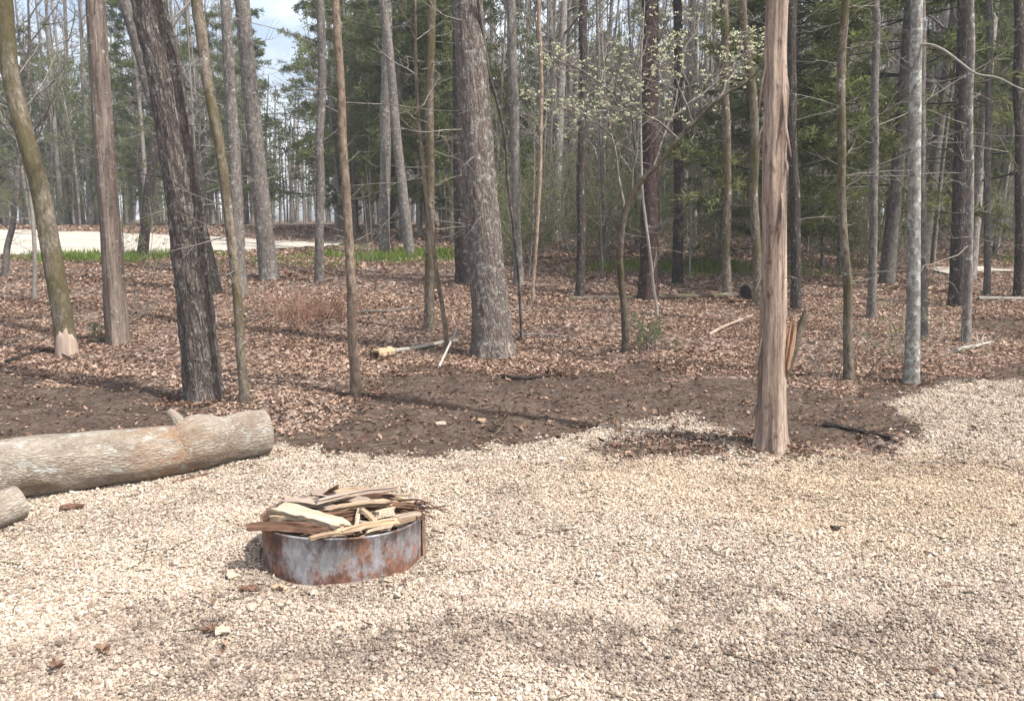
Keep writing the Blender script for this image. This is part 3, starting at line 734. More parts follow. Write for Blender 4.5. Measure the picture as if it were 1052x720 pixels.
def custom(name, label, cat, pix, w0, w1, mat, style='plain', Y=None, H=13.0, flare=.6, sides=20, step=.1, seed=0, crown=None, low=None, lean=0.0, lobes=5, twmat='twig', group=None, fh=.2, foot=False):
    """a tree whose trunk follows the given pixel path (base first), with widths w0 -> w1 in pixels at the two ends"""
    rng = np.random.default_rng(500 + seed)
    b = at(*pix[0]) if Y is None else None
    Y0 = b[1] if Y is None else Y
    n = len(pix); pts = []
    for k, (px, py) in enumerate(pix):
        pts.append(at_y(px, py, Y0 + lean * k / max(1, n - 1)))
    pts = np.array(pts)
    if Y is not None: pts[0][2] = gz(pts[0][0], Y0)
    base = pts[0].copy(); base[2] = gz(base[0], base[1])
    if w0 < 14:
        pts, sl = resample(pts, 16); wq = min(.035, .5 * w0 / FPX * Y0)
        pts = pts + wq * 1.6 * np.stack([fbm(sl * 1.1, seed, 0, 5, 2) - .5, fbm(sl * 1.1, seed + 9, 0, 6, 2) - .5, sl * 0], 1) * np.minimum(1, sl * 2)[:, None]; n = 16
    dep = Y0 * CP + (CAM_H - base[2]) * SP
    r0, r1 = w0 / 2 / FPX * dep, w1 / 2 / FPX * dep
    rad = list(np.linspace(r0, r1, n))
    d = norm(pts[-1] - pts[-2]); p = pts[-1].copy(); ext = []
    k = max(2, int((H - (p[2] - base[2])) / 1.6)); st = max(.6, (H - (p[2] - base[2])) / k)
    for q in range(k):
        d = norm(d * .8 + np.array([0, 0, .25]) + rng.normal(0, .05, 3)); p = p + d * st; ext.append(p.copy()); rad.append(r1 * (1 - .82 * (q + 1) / k) + .004)
    path = np.vstack([pts[0] - [0, 0, .12], pts[1:], np.array(ext)]) - base
    TREES.append((base[0], base[1], .5)); BASES.append((base[0], base[1], max(.10, r0 * 1.25)))
    e = empty(name, base); tag(e, label, cat, group)
    g, P, R, _ = trunk_geo(path, np.array(rad), sides, step, style, flare, seed, lobes, fh=fh); g.build('trunk', M[mat], e)
    if foot:                                        # bare wood where the bark is gone
        A, T = np.meshgrid(np.linspace(.02, .42, 16), np.linspace(-2.5, .45, 26), indexing='ij'); edge = .34 * np.clip(1 - ((T + .95) / 1.4) ** 2, 0, 1) ** .6 + .16 * (fbm(T * 3, A * 6, 0, 3) - .5)
        ii = np.clip(A / .06, 0, len(P) - 2).astype(int); rr = R[ii] * (.92 + .22 * smooth(-.03, .03, edge - A)) * (1 + .03 * fbm(A * 12, T * 3, 0, 8))
        V = np.stack([P[ii, 0] + rr * np.cos(T), P[ii, 1] + rr * np.sin(T), A - .05], -1); k, q = np.meshgrid(np.arange(15), np.arange(25), indexing='ij'); k = k * 26 + q
        gf = Geo(); gf.add(V, np.stack([k, k + 1, k + 27, k + 26], -1).reshape(-1, 4), np.stack([rr * np.cos(T), rr * np.sin(T), A], -1)); gf.build('bare_patch', M['bare'], e)
    vis = float(np.linalg.norm(np.diff(pts, axis=0), axis=1).sum()) / float(np.linalg.norm(np.diff(path, axis=0), axis=1).sum())
    c = dict(n1=10, f0=min(.75, max(.35, vis * 1.0)), L1=2.0, n2=4, n3=4); c.update(crown or {})
    lw = dict(lowtw=10, lowf=(vis * .3, vis), lowL=.5); lw.update(low or {})
    bg = bare_branches(P, R, rng, **c, **lw); 
    if bg.n: bg.build('crown', M[twmat], e)
    return e, base, P, R, dep

# --- the named trees of the photograph, near to far
e, base, P, R, dep = custom('cedar_tree', 'reddish-tan cedar trunk with torn splintered limb standing alone at gravel edge', 'tree',
    [(791, 459), (792, 430), (793, 380), (794, 300), (795, 200), (796, 100), (798, 0)], 28, 20.5, 'cedar', 'cedar', H=12, flare=1.0, sides=64, step=.03, seed=3, lobes=4, low=dict(lowtw=5, lowL=.25), fh=.17)
def splinter():
    rng = np.random.default_rng(81); rel = lambda px, py, dy=0: at_y(px, py, base[1] + dy) - base
    g = Geo(); p = np.array([rel(806, 386), rel(812, 368), rel(820, 344), rel(828, 321)])
    gg, _, _, _ = trunk_geo(p, np.array([.030, .036, .030, .022]), 10, .03, 'plain', 0, 5); 
    gg.build('broken_limb', M['mossy'], e)
    for k in range(17):
        t = k / 16; a = rel(801 + 9 * t, 392 - 14 * t, -.06 + .08 * rng.random()); b = rel(803 + 17 * t + rng.normal(0, 1.5), 322 + 16 * rng.random() + 8 * t, -.02 + .04 * rng.random())
        m = (a + b) / 2 + rng.normal(0, .006, 3)
        V, F, B = batch_tubes(np.array([[a, m, b]]), np.array([[.014, .015, .002]]) * rng.uniform(.6, 1.3), 5); g.add(V, F, B)
    g.build('torn_wood', M['torn'], e)
    for k in range(14):                             # strips of bark peeling off the trunk
        f = rng.uniform(.04, .42); i = int(f * (len(P) - 1)); an = rng.uniform(PI * .9, PI * 2.1); r = R[i] * 1.12
        d = np.array([math.cos(an), math.sin(an), 0]); c0 = P[i] + d * r; L = rng.uniform(.12, .4)
        q = np.array([c0 - d * .02, c0 + [0, 0, -L * .4] + d * .004, c0 + [0, 0, -L] + d * rng.uniform(.015, .04) + rng.normal(0, .01, 3)])
        gg, _, _, _ = trunk_geo(q, np.array([.008, .011, .003]), 6, .03, 'plain', 0, k); gg.build('bark_strip', M['cedar'], e)
splinter()

custom('oak_tree', 'thick dark oak trunk with furrowed bark leaning left behind the log', 'tree',
    [(211, 409), (206, 370), (198, 290), (190, 210), (178, 130), (166, 60), (152, -5)], 36, 32, 'oak', 'oak', H=16, flare=.42, sides=84, step=.03, seed=5, lobes=5, crown=dict(n1=14, L1=3.2), low=dict(lowtw=6), fh=.14)
custom('curved_tree', 'curved mossy trunk with pale bare patch at its foot, leftmost large tree', 'tree',
    [(69, 364), (64, 325), (52, 255), (40, 190), (22, 125), (10, 70), (4, -5)], 20, 14.5, 'mossier', 'plain', H=13, flare=.15, foot=True, sides=28, step=.06, seed=6, low=dict(lowtw=5))
custom('cedar_tree', 'straight tan cedar trunk with upswept dead stubs, behind curved mossy tree', 'tree',
    [(121, 353), (117, 300), (111, 210), (104, 110), (97, -5)], 21, 16.5, 'cedar_dull', 'cedar', H=13, flare=.4, sides=32, step=.06, seed=7, low=dict(lowtw=26, lowL=.5, lowf=(.15, .5)), fh=.12)
custom('mossy_tree', 'thin mossy trunk just beside the thick dark oak', 'tree',
    [(252, 414), (247, 350), (238, 260), (228, 170), (214, 80), (200, -5)], 8.5, 10.5, 'mossy', 'plain', H=11, flare=.55, sides=16, step=.05, seed=8, low=dict(lowtw=16, lowL=.35))
custom('slender_tree', 'slender straight tan trunk standing on bare dirt between oak and big trunk', 'tree',
    [(366, 406), (362, 330), (358, 230), (353, 130), (346, -5)], 10, 7.5, 'tan', 'plain', H=10, flare=.5, sides=16, step=.05, seed=9, low=dict(lowtw=16, lowL=.35))
e_big = custom('big_tree', 'massive grey-barked trunk rising from a flared base at centre', 'tree',
    [(508, 365), (504, 320), (498, 250), (491, 160), (485, 70), (480, -5)], 38, 28.5, 'big', 'oak', H=18, flare=.48, sides=72, step=.04, seed=10, lobes=5, crown=dict(n1=14, L1=3.4), low=dict(lowtw=10), fh=.25)
def vine():
    e, base, P, R, dep = e_big; g = Geo()
    q = np.array([at_y(x, y, base[1] - .2 + .15 * k) - base for k, (x, y) in enumerate([(490, -5), (497, 40), (502, 75), (512, 110), (519, 145), (522, 190), (528, 240), (533, 290), (536, 322)])])
    q[-1][2] = gz(q[-1][0] + base[0], q[-1][1] + base[1]) - base[2]
    gg, _, _, _ = trunk_geo(q, np.full(len(q), .018), 8, .08, 'plain', 0, 3)
    o = gg.build('vine', M['grey'], None, loc=base); tag(o, 'woody vine stem hanging beside the massive grey trunk', 'vine')
vine()
custom('lichen_tree', 'pale lichen-spotted trunk with bare arching branch, right of torn cedar', 'tree',
    [(937, 394), (938, 330), (939, 230), (940, 120), (942, -5)], 14, 10.5, 'lichen', 'plain', H=13, flare=.55, sides=24, step=.06, seed=11, low=dict(lowtw=12, lowL=.4, lowf=(.2, .5)), twmat='twig', fh=.14)
custom('mossy_tree', 'thin upright mossy trunk between torn cedar and pale lichen-spotted trunk', 'tree',
    [(873, 391), (870, 330), (867, 240), (864, 140), (863, 80), (867, -5)], 9, 7.5, 'mossy', 'plain', H=11, flare=.6, sides=16, step=.06, seed=12, low=dict(lowtw=26, lowL=.5, lowf=(.1, .5)), twmat='paletwig')
custom('pine_tree', 'tall reddish-purple pine trunk behind the flowering dogwood', 'tree',
    [(666, 308), (667, 250), (668, 160), (668, 80), (668, -5)], 18, 16, 'pine', 'oak', H=18, flare=.6, sides=32, step=.08, seed=13, low=dict(lowtw=5))
custom('twin_tree', 'dark trunk standing close behind the massive grey trunk', 'tree',
    [(477, 291), (475, 250), (473, 180), (472, 100), (471, -5)], 16, 13, 'dark', 'oak', H=16, flare=.5, sides=24, step=.12, seed=14)
custom('young_tree', 'thin brown young trunk just left of the massive grey trunk', 'tree',
    [(440, 341), (442, 280), (443, 200), (442, 100), (444, -5)], 9.5, 8.5, 'mossy', 'plain', H=11, flare=.55, sides=16, step=.07, seed=15, low=dict(lowtw=30, lowL=.6))
custom('sapling', 'bent sapling stem leaning against the thin brown young trunk', 'sapling',
    [(460, 358), (453, 310), (445, 255), (437, 190), (428, 120)], 5, 3.5, 'tan', 'plain', H=4.2, flare=.1, sides=8, step=.08, seed=16, crown=dict(n1=6, L1=.8, n3=3), low=dict(lowtw=4))
custom('grey_tree', 'grey trunk on a broad mound-like base near the green grass', 'tree',
    [(277, 287), (271, 230), (264, 160), (257, 90), (248, -5)], 18, 14, 'grey', 'plain', H=17, flare=.5, sides=24, step=.12, seed=17, low=dict(lowtw=12, lowL=1.0))
custom('dark_tree', 'dark slim trunk just left of the grey mound-based trunk', 'tree',
    [(247, 303), (244, 250), (240, 170), (236, 80), (231, -5)], 13, 10, 'grey', 'plain', H=15, flare=.6, sides=18, step=.12, seed=18, low=dict(lowtw=12, lowL=.9))
custom('leaning_tree', 'grey leaning trunk half hidden behind the thick dark oak', 'tree',
    [(222, 300), (206, 230), (188, 180), (163, 120), (146, 60), (126, -5)], 12, 12, 'grey', 'plain', H=16, flare=.55, sides=20, step=.12, seed=19)
custom('slim_tree', 'slim dark trunk behind the slender tan trunk', 'tree',
    [(328, 290), (328, 230), (329, 150), (330, 70), (329, -5)], 9, 8, 'grey', 'plain', H=14, flare=.55, sides=14, step=.12, seed=20, low=dict(lowtw=14, lowL=.7))
custom('snag', 'short dark slanting trunk standing by the pale road', 'tree',
    [(146, 265), (149, 235), (153, 200), (158, 160)], 10, 9, 'dark', 'oak', H=5, flare=.5, sides=14, step=.12, seed=21, crown=dict(n1=4, L1=1.0, n3=2))
custom('twisted_sapling', 'twisted thin sapling at the edge of the road, leftmost of all', 'sapling',
    [(5, 285), (8, 255), (14, 230), (16, 200), (20, 160)], 6, 5, 'grey', 'plain', H=6, flare=.55, sides=10, step=.12, seed=22)
custom('bent_sapling', 'pale forked sapling between the leftmost mossy tree and twisted sapling', 'sapling',
    [(35, 309), (35, 280), (34, 245), (31, 205), (24, 150)], 4, 4, 'paletwig', 'plain', H=5, flare=.2, sides=8, step=.12, seed=23)
custom('young_tree', 'slim black-barked trunk right of the hanging vine', 'tree',
    [(596, 307), (597, 250), (598, 170), (599, 90), (600, -5)], 9, 8, 'dark', 'oak', H=14, flare=.4, sides=14, step=.12, seed=24, low=dict(lowtw=10))
custom('sapling', 'thin brown sapling at the foot of the hanging vine', 'sapling',
    [(547, 311), (549, 275), (552, 230), (556, 170), (556, 90), (553, -5)], 3.5, 4, 'tan', 'plain', H=8, flare=.2, sides=8, step=.12, seed=25)
custom('young_tree', 'brown trunk seen just right of the massive grey trunk', 'tree',
    [(533, 292), (531, 230), (529, 150), (527, 70), (525, -5)], 9, 9, 'far', 'plain', H=14, flare=.55, sides=14, step=.12, seed=26)
custom('dark_tree', 'dark straight trunk just right of the reddish-purple pine', 'tree',
    [(696, 292), (697, 230), (697, 150), (697, 70), (697, -5)], 10, 8, 'dark', 'plain', H=15, flare=.55, sides=16, step=.12, seed=27)
custom('young_tree', 'thin straight brown trunk rising past the lying log', 'tree',
    [(747, 303), (747, 240), (746, 160), (745, 80), (744, -5)], 8.5, 8, 'mossy', 'plain', H=14, flare=.55, sides=14, step=.12, seed=28, low=dict(lowtw=14))
custom('mossy_tree', 'thin mossy trunk close beside the torn cedar on its far side', 'tree',
    [(779, 312), (777, 250), (775, 170), (773, 100), (765, 40), (762, -5)], 9, 8, 'mossy', 'plain', H=12, flare=.55, sides=14, step=.12, seed=29)
custom('dark_tree', 'blackish trunk seen just right of the torn cedar', 'tree',
    [(818, 318), (817, 250), (815, 170), (813, 80), (812, -5)], 10, 9, 'dark', 'plain', H=15, flare=.55, sides=14, step=.12, seed=30)
custom('dark_pine', 'large dark pine trunk among green boughs near the far track', 'tree',
    [(984, 314), (985, 260), (987, 190), (989, 110), (991, -5)], 16, 13, 'dark', 'oak', H=16, flare=.45, sides=24, step=.12, seed=31)
custom('slim_tree', 'slim brown trunk right of the pale lichen-spotted trunk', 'tree',
    [(993, 352), (994, 300), (995, 230), (996, 150), (997, -5)], 8, 5.5, 'grey', 'plain', H=11, flare=.6, sides=14, step=.1, seed=32, low=dict(lowtw=18, lowL=.8))
custom('slim_tree', 'slim grey trunk close behind the pale lichen-spotted trunk', 'tree',
    [(949, 348), (948, 290), (948, 210), (947, 120), (946, -5)], 8, 7, 'grey', 'plain', H=12, flare=.55, sides=12, step=.12, seed=33)
custom('slim_tree', 'short-looking dark slim trunk behind the thin upright mossy trunk', 'tree',
    [(895, 327), (896, 280), (897, 200), (898, 110), (899, -5)], 8, 7, 'far', 'plain', H=13, flare=.55, sides=12, step=.12, seed=34)
custom('young_tree', 'dark trunk at the right edge beside the far track', 'tree',
    [(1047, 306), (1047, 250), (1047, 170), (1046, 80), (1046, -5)], 9, 8, 'dark', 'plain', H=14, flare=.55, sides=14, step=.12, seed=35)
custom('young_tree', 'thin trunk between the large dark pine and the right edge', 'tree',
    [(1014, 303), (1014, 250), (1015, 170), (1016, 80), (1016, -5)], 6, 6, 'far', 'plain', H=13, flare=.55, sides=12, step=.12, seed=36)
custom('grey_tree', 'grey trunk beyond the grass, seen left of the thin brown young trunk', 'tree',
    [(395, 262), (395, 220), (396, 160), (397, 80), (398, -5)], 11, 10, 'grey', 'plain', H=17, flare=.4, sides=16, step=.15, seed=37)
custom('grey_tree', 'leaning grey trunk beyond the grass, beside the thin brown young trunk', 'tree',
    [(421, 263), (417, 225), (411, 170), (404, 100), (398, 40), (392, -5)], 10, 8, 'grey', 'plain', H=15, flare=.4, sides=16, step=.15, seed=38)

# --- flowering dogwood
def dogwood():
    rng = np.random.default_rng(90)
    b = at(643, 361); Y0 = b[1]; base = np.array([b[0], b[1], gz(b[0], b[1])]); dep = Y0 * CP + CAM_H * SP; px = dep / FPX
    e = tag(empty('dogwood_tree', base), 'crooked dogwood with creamy blossoms arching right towards the torn cedar', 'tree'); TREES.append((b[0], b[1], .5))
    rel = lambda pts, dy: np.array([at_y(x, y, Y0 + dy * k / (len(pts) - 1)) - base for k, (x, y) in enumerate(pts)])
    main = rel([(643, 361), (642, 330), (638, 285), (637, 255), (643, 215), (660, 185), (680, 165), (697, 143), (720, 118), (745, 97), (768, 84), (790, 60)], -.5); main[0][2] = -.1
    g, P, R, _ = trunk_geo(main, np.array([4.2, 3.6, 3.3, 3.3, 3.0, 2.6, 2.3, 2.1, 1.8, 1.4, 1.1, .7]) * px, 14, .05, 'plain', .3, 4, fh=.1); g.build('trunk', M['mossy'], e)
    limbs = [([(641, 230), (636, 190), (628, 140), (622, 90), (618, 40), (622, -20)], .7, 1.4), ([(648, 205), (652, 160), (650, 110), (656, 60), (660, 10)], -.4, 1.2), ([(670, 175), (690, 120), (700, 70), (720, 20)], .8, 1.2),
             ([(628, 140), (600, 118), (575, 106), (552, 100)], .3, 1.4), ([(650, 120), (615, 85), (590, 70), (565, 60)], -.5, 1.4), ([(712, 126), (700, 95), (690, 70), (688, 45)], -.4, 1.3),
             ([(740, 100), (752, 75), (760, 50), (762, 30)], .4, 1.3), ([(697, 143), (670, 120), (640, 112), (610, 116)], -.7, 1.3), ([(690, 120), (730, 90), (750, 62), (780, 48)], .5, 1.2)]
    gb, gf = Geo(), Geo(); tips = []
    for pts, dy, w in limbs:
        p = rel(pts, dy); q, _ = resample(p, 12); q[1:] += rng.normal(0, .015, (11, 3))
        V, F, B = batch_tubes(q[None], (w * px * np.linspace(1, .35, 12))[None], 6); gb.add(V, F, B)
        L = np.array([np.linalg.norm(p[-1] - p[0])])
        s, d, L2 = children(q[None], L, 24, rng, .2, 1, .34, 1.0); d[:, 2] = d[:, 2] * .35 + .12
        p2 = grow(s, d, L2, 5, .03, .15, rng); V, F, B = batch_tubes(p2, np.full((24, 1), .005) * np.linspace(1, .4, 5), 4); gb.add(V, F, B)
        s, d, L3 = children(p2, L2, 4, rng, .2, 1, .55, .9); p3 = grow(s, d, L3, 4, .04, .15, rng); V, F, B = batch_tubes(p3, np.full((96, 1), .003) * np.linspace(1, .5, 4), 3); gb.add(V, F, B)
        tips.append(p3[:, -1]); tips.append(p2[:, -1])
    gb.build('crown', M['twig'], e)
    t = np.vstack(tips); t = t[rng.random(len(t)) < .66]
    keep = (t[:, 2] + base[2]) > at_y(650, 165, Y0)[2]; t = t[keep]
    for k in range(4):
        an = rng.uniform(0, .8, len(t)) + k * PI / 2; ax = np.stack([np.cos(an), np.sin(an), rng.uniform(.1, .9, len(t))], 1)
        V, F = cards(t + rng.normal(0, .006, t.shape), ax, rng.uniform(.018, .036, len(t)), rng.uniform(.015, .026, len(t)), rng, .25); gf.add(V, F, tint=np.repeat(rng.beta(2.2, 1.6, len(t)), 4))
    gf.build('blossoms', M['blossom'], e, smooth_=False)
dogwood()
def white_sapling():
    custom('sapling', 'pale thin stem slanting across the foot of the reddish-purple pine', 'sapling', [(676, 325), (671, 285), (666, 245), (661, 205), (658, 160)], 3.4, 2.4, 'paletwig', 'plain', H=4.5, flare=.1, sides=8, step=.08, seed=40, crown=dict(n1=6, L1=.7, n3=3))
white_sapling()

# --- arching branch of the lichen-spotted trunk
def arch():
    for o in list(scene.objects):
        if o.name.startswith('lichen_tree'):
            b = np.array(o.location); Y0 = b[1]
            q = np.array([at_y(x, y, Y0 - .1 * k) - b for k, (x, y) in enumerate([(941, 47), (955, 46), (970, 52), (985, 63), (1003, 76), (1025, 80), (1050, 92), (1080, 100)])])
            gg, P, R, _ = trunk_geo(q, np.linspace(.013, .006, len(q)), 8, .05, 'plain', 0, 3); gg.build('arching_branch', M['paletwig'], o)
arch()

litter()

# --- background woods
def in_gap(px, Y): return 262 < px < 345 and Y > 26
def scatter(kind, name, count, xr, yr, label, cat, group, seed, clear=.9, sc=1.0, gap=True):
    rng = np.random.default_rng(seed); k = tries = 0
    while k < count and tries < count * 60:
        tries += 1
        px = rng.uniform(*xr); Y = yr[0] + (yr[1] - yr[0]) * rng.random() ** .8
        x = (px - 526) / FPX * (Y * CP + .1)
        if sdf(x, Y, ROAD) > -.9 or sdf(x, Y, ROAD_R) > -.6 or sdf(x, Y, TRACK) > -.3: continue
        if gap and in_gap(px, Y): continue
        if any(math.hypot(x - a, Y - b) < clear * .5 + c for a, b, c in TREES): continue
        TREES.append((x, Y, clear * .5)); plant(kind, name, x, Y, label, cat, group, rng, sc); k += 1

scatter('bare', 'bare_tree', 40, (-60, 480), (36, 58), 'bare grey forest tree beyond the pale road', 'tree', 'bare trees beyond the pale road', 201)
scatter('pole', 'slender_bare_tree', 30, (-60, 480), (34, 52), 'slender bare young tree beyond the pale road', 'tree', 'slender trees beyond the pale road', 202, .7)
scatter('bare', 'bare_tree', 46, (440, 1110), (19, 50), 'bare grey forest tree in the woods behind the leafy clearing', 'tree', 'bare trees behind the clearing', 203)
scatter('pole', 'slender_bare_tree', 60, (500, 1110), (17, 40), 'slender bare young tree in the woods behind the leafy clearing', 'tree', 'slender trees behind the clearing', 204, .7)
scatter('pole', 'thin_bare_tree', 90, (440, 900), (22, 46), 'thin pale bare tree far in behind the dogwood', 'tree', 'thin pale trees behind the dogwood', 215, .5, .9)
scatter('sapling', 'sapling', 26, (480, 1110), (15, 26), 'spindly knee-to-head-high sapling in the undergrowth behind the clearing', 'sapling', 'saplings behind the clearing', 205, .6)
scatter('sapling', 'sapling', 9, (0, 440), (13, 21), 'spindly little sapling on the leaf-covered bank before the road', 'sapling', 'saplings on the bank', 206, .6, .5)
scatter('shrub', 'leafing_shrub', 64, (500, 860), (18.5, 34), 'loose shrub with fresh yellow-green leaves in the undergrowth', 'shrub', 'leafing shrubs behind the clearing', 207, .7)
scatter('shrub', 'leafing_shrub', 16, (-40, 480), (33, 40), 'loose leafing shrub beyond the pale road', 'shrub', 'leafing shrubs beyond the road', 208, .7)
scatter('shrub', 'leafing_shrub', 14, (820, 1090), (17, 27), 'loose leafing shrub among the evergreens by the far track', 'shrub', 'leafing shrubs by the far track', 212, .7)
scatter('cedar', 'cedar_tree', 13, (340, 600), (28, 46), 'olive-green cedar standing behind the massive grey trunk', 'tree', 'cedars behind the massive trunk', 209, 1.6)
scatter('cedar', 'cedar_tree', 12, (-40, 260), (35, 50), 'olive-green cedar beyond the pale road', 'tree', 'cedars beyond the road', 210, 1.6)
scatter('pine', 'pine_tree', 8, (345, 610), (24, 42), 'green pine with high boughs behind the massive grey trunk', 'tree', 'pines behind the massive trunk', 213, 1.6)
scatter('pine', 'pine_tree', 15, (800, 1140), (14.5, 36), 'green pine with layered boughs at the right of the woods', 'tree', 'pines at the right', 211, 1.6)
scatter('cedar', 'cedar_tree', 12, (780, 1120), (17, 36), 'olive-green cedar in the woods at the right', 'tree', 'cedars at the right', 214, 1.6)
scatter('pine', 'pine_tree', 5, (600, 800), (24, 44), 'green pine far behind the flowering dogwood', 'tree', 'pines behind the dogwood', 216, 1.4)
scatter('pine', 'pine_tree', 2, (150, 235), (34, 42), 'green pine beyond the road behind the thick dark oak', 'tree', 'pines behind the oak', 217, 1.4)
scatter('leafing', 'leafing_tree', 54, (520, 1090), (21, 42), 'slim understorey tree in soft fresh green leaf behind the clearing', 'tree', 'leafing trees behind the clearing', 218, 1.0)
scatter('leafing', 'leafing_tree', 20, (345, 520), (27, 44), 'slim understorey tree in soft green leaf behind the massive grey trunk', 'tree', 'leafing trees behind the massive trunk', 219, 1.0)
scatter('leafing', 'leafing_tree', 30, (-40, 255), (35, 50), 'slim understorey tree in soft green leaf beyond the pale road', 'tree', 'leafing trees beyond the road', 220, 1.0)

def far_woods():
    rng = np.random.default_rng(300); g = Geo()
    n = 650; an = rng.uniform(-.75, .75, n); D = rng.uniform(56, 95, n); x, y = np.sin(an) * D, np.cos(an) * D
    px = 526 + FPX * x / (y * CP); H = np.where((px > 255) & (px < 350), rng.uniform(6, 11, n), rng.uniform(10, 18, n))
    s = np.stack([x, y, h(x, y)], 1); P = grow(s, rng.normal(0, .05, (n, 3)) + [0, 0, 1], H, 7, .05, .03, rng)
    V, F, B = batch_tubes(P, rng.uniform(.07, .16, n)[:, None] * np.linspace(1, .3, 7), 5); g.add(V, F, B, .3)
    s, d, L = children(P, H, 10, rng, .12, 1, .16, 1.1); P2 = grow(s, d, L, 4, .05, .15, rng)
    V, F, B = batch_tubes(P2, np.full((len(P2), 1), .022) * np.linspace(1, .4, 4), 3); g.add(V, F, B, .5)
    s, d, L = children(P2, L, 4, rng, .1, 1, .6, .9)
    V, F = cards(s, d, L, .03, rng, .1); g.add(V, F, tint=.55)
    tag(g.build('far_woods', M['far']), 'grey mass of bare woods in the far distance', 'woods', kind='stuff')
    f = Geo(); m = rng.random(len(s)) < .5; c = np.repeat(s[m], 3, 0) + rng.normal(0, .5, (m.sum() * 3, 3)); 
    V, F = cards(c, rng.normal(0, 1, c.shape), rng.uniform(.12, .3, len(c)), rng.uniform(.08, .16, len(c)), rng); f.add(V, F, tint=np.repeat(rng.beta(2, 2, len(c)), 4))
    tag(f.build('far_foliage', M['cedarleaf'], smooth_=False), 'dull green haze of leaves through the far woods', 'foliage', kind='stuff')
far_woods()

# ------------------------------------------------------------------ bushes and small plants
def bush(name, label, px, py, hgt, wid, mat, n, seed, leaf=None, per=6):
    rng = np.random.default_rng(seed); p = at(px, py); e = tag(empty(name, p), label, 'shrub')
    az = rng.uniform(0, 6.28, n); el = rng.uniform(.35, 1.45, n); d = np.stack([np.cos(az) * np.cos(el), np.sin(az) * np.cos(el), np.sin(el)], 1); L = hgt * rng.uniform(.6, 1.2, n)
    s = rng.normal(0, wid * .3, (n, 3)) * [1, .6, 0]; s[:, 2] = h(s[:, 0] + p[0], s[:, 1] + p[1]) - p[2]
    g = Geo(); p1 = grow(s, d, L, 6, .02, .16, rng); V, F, B = batch_tubes(p1, np.full((n, 1), .005) * np.linspace(1, .35, 6), 4); g.add(V, F, B)
    s, d2, L2 = children(p1, L, 6, rng, .15, 1, .4); p2 = grow(s, d2, L2, 4, .02, .2, rng); V, F, B = batch_tubes(p2, np.full((len(p2), 1), .003) * np.linspace(1, .5, 4), 3); g.add(V, F, B)
    g.build('stems', M[mat], e)
    if leaf:
        idx = np.repeat(np.arange(len(p2)), per); c, t = interp(p2, idx, rng.uniform(.1, 1, len(idx))); gl = Geo()
        V, F = cards(c, t + rng.normal(0, .8, c.shape), rng.uniform(.03, .06, len(c)), .012, rng); gl.add(V, F, tint=np.repeat(rng.beta(2, 2, len(c)), 4)); gl.build('foliage', M[leaf], e, smooth_=False)
bush('brush_pile', 'rusty red-brown dry bush on the leaves behind the slender tan trunk', 322, 328, .50, 1.5, 'redtwig', 130, 61)
bush('cedar_seedling', 'small bushy green cedar seedling beside the dogwood foot', 664, 360, .45, .5, 'twig', 16, 62, 'cedarleaf', 9)
bush('cedar_seedling', 'tiny dark green cedar seedling at the foot of the tan cedar', 106, 352, .3, .2, 'twig', 10, 63, 'cedarleaf', 9)
bush('briar', 'thin leafless briar right of the torn cedar trunk', 838, 392, .6, .6, 'twig', 12, 64)
bush('briar', 'thin leafless briar right of the tan cedar', 135, 330, .7, .5, 'twig', 10, 65)
bush('leafing_briar', 'pale leafing briar between the thin mossy trunk and lichen-spotted trunk', 915, 372, .8, .7, 'twig', 14, 66, 'young', 4)

# ------------------------------------------------------------------ logs and fallen wood
def log(name, label, p0, p1, r0, r1, mat, style='plain', seed=0, sides=40, step=.05, cut='cutwood', mids=(), amp=0.0, cat='log', lift=.92, bulge=(), bow=0.0):
    rng = np.random.default_rng(seed); p0, p1 = np.asarray(p0, float), np.asarray(p1, float)
    n = 15 if bulge else 5; tt = np.linspace(0, 1, n); path = np.array([p0 + (p1 - p0) * t for t in tt]); rad = np.linspace(r0, r1, n)
    for bt, bh, bw in bulge: rad = rad + bh * np.exp(-((tt - bt) / bw) ** 2)
    path[1:-1] += rng.normal(0, amp, (n - 2, 3))
    if bow: dv = norm(p1 - p0); path += np.array([-dv[1], dv[0], 0]) * (bow * np.sin(tt * PI * 1.9 + .4))[:, None]
    for k in range(n): path[k][2] = gz(path[k][0], path[k][1]) + rad[k] * lift
    o0 = path[0].copy(); path = path - o0
    e = tag(empty(name, o0), label, cat)
    g, P, R, V = trunk_geo(path, rad, sides, step, style, 0, seed, caps=False); g.build('bark', M[mat], e)
    for k, ring in ((0, V[0]), (1, V[-1])):
        c = ring.mean(0); gg = Geo(); VV = np.vstack([ring * .0 + (c + (ring - c) * .997), c + (ring - c) * .5, c[None]])
        s = sides; F4 = [[i, (i + 1) % s, s + (i + 1) % s, s + i] for i in range(s)]; F3 = [[s + i, s + (i + 1) % s, 2 * s] for i in range(s)]
        gg.V = []; gg.add(VV, np.array(F4) if k == 0 else np.array(F4)[:, ::-1]); gg.F.append(np.array(F3)); gg.build('cut_end', M[cut], e, smooth_=False)
    return e, o0, path

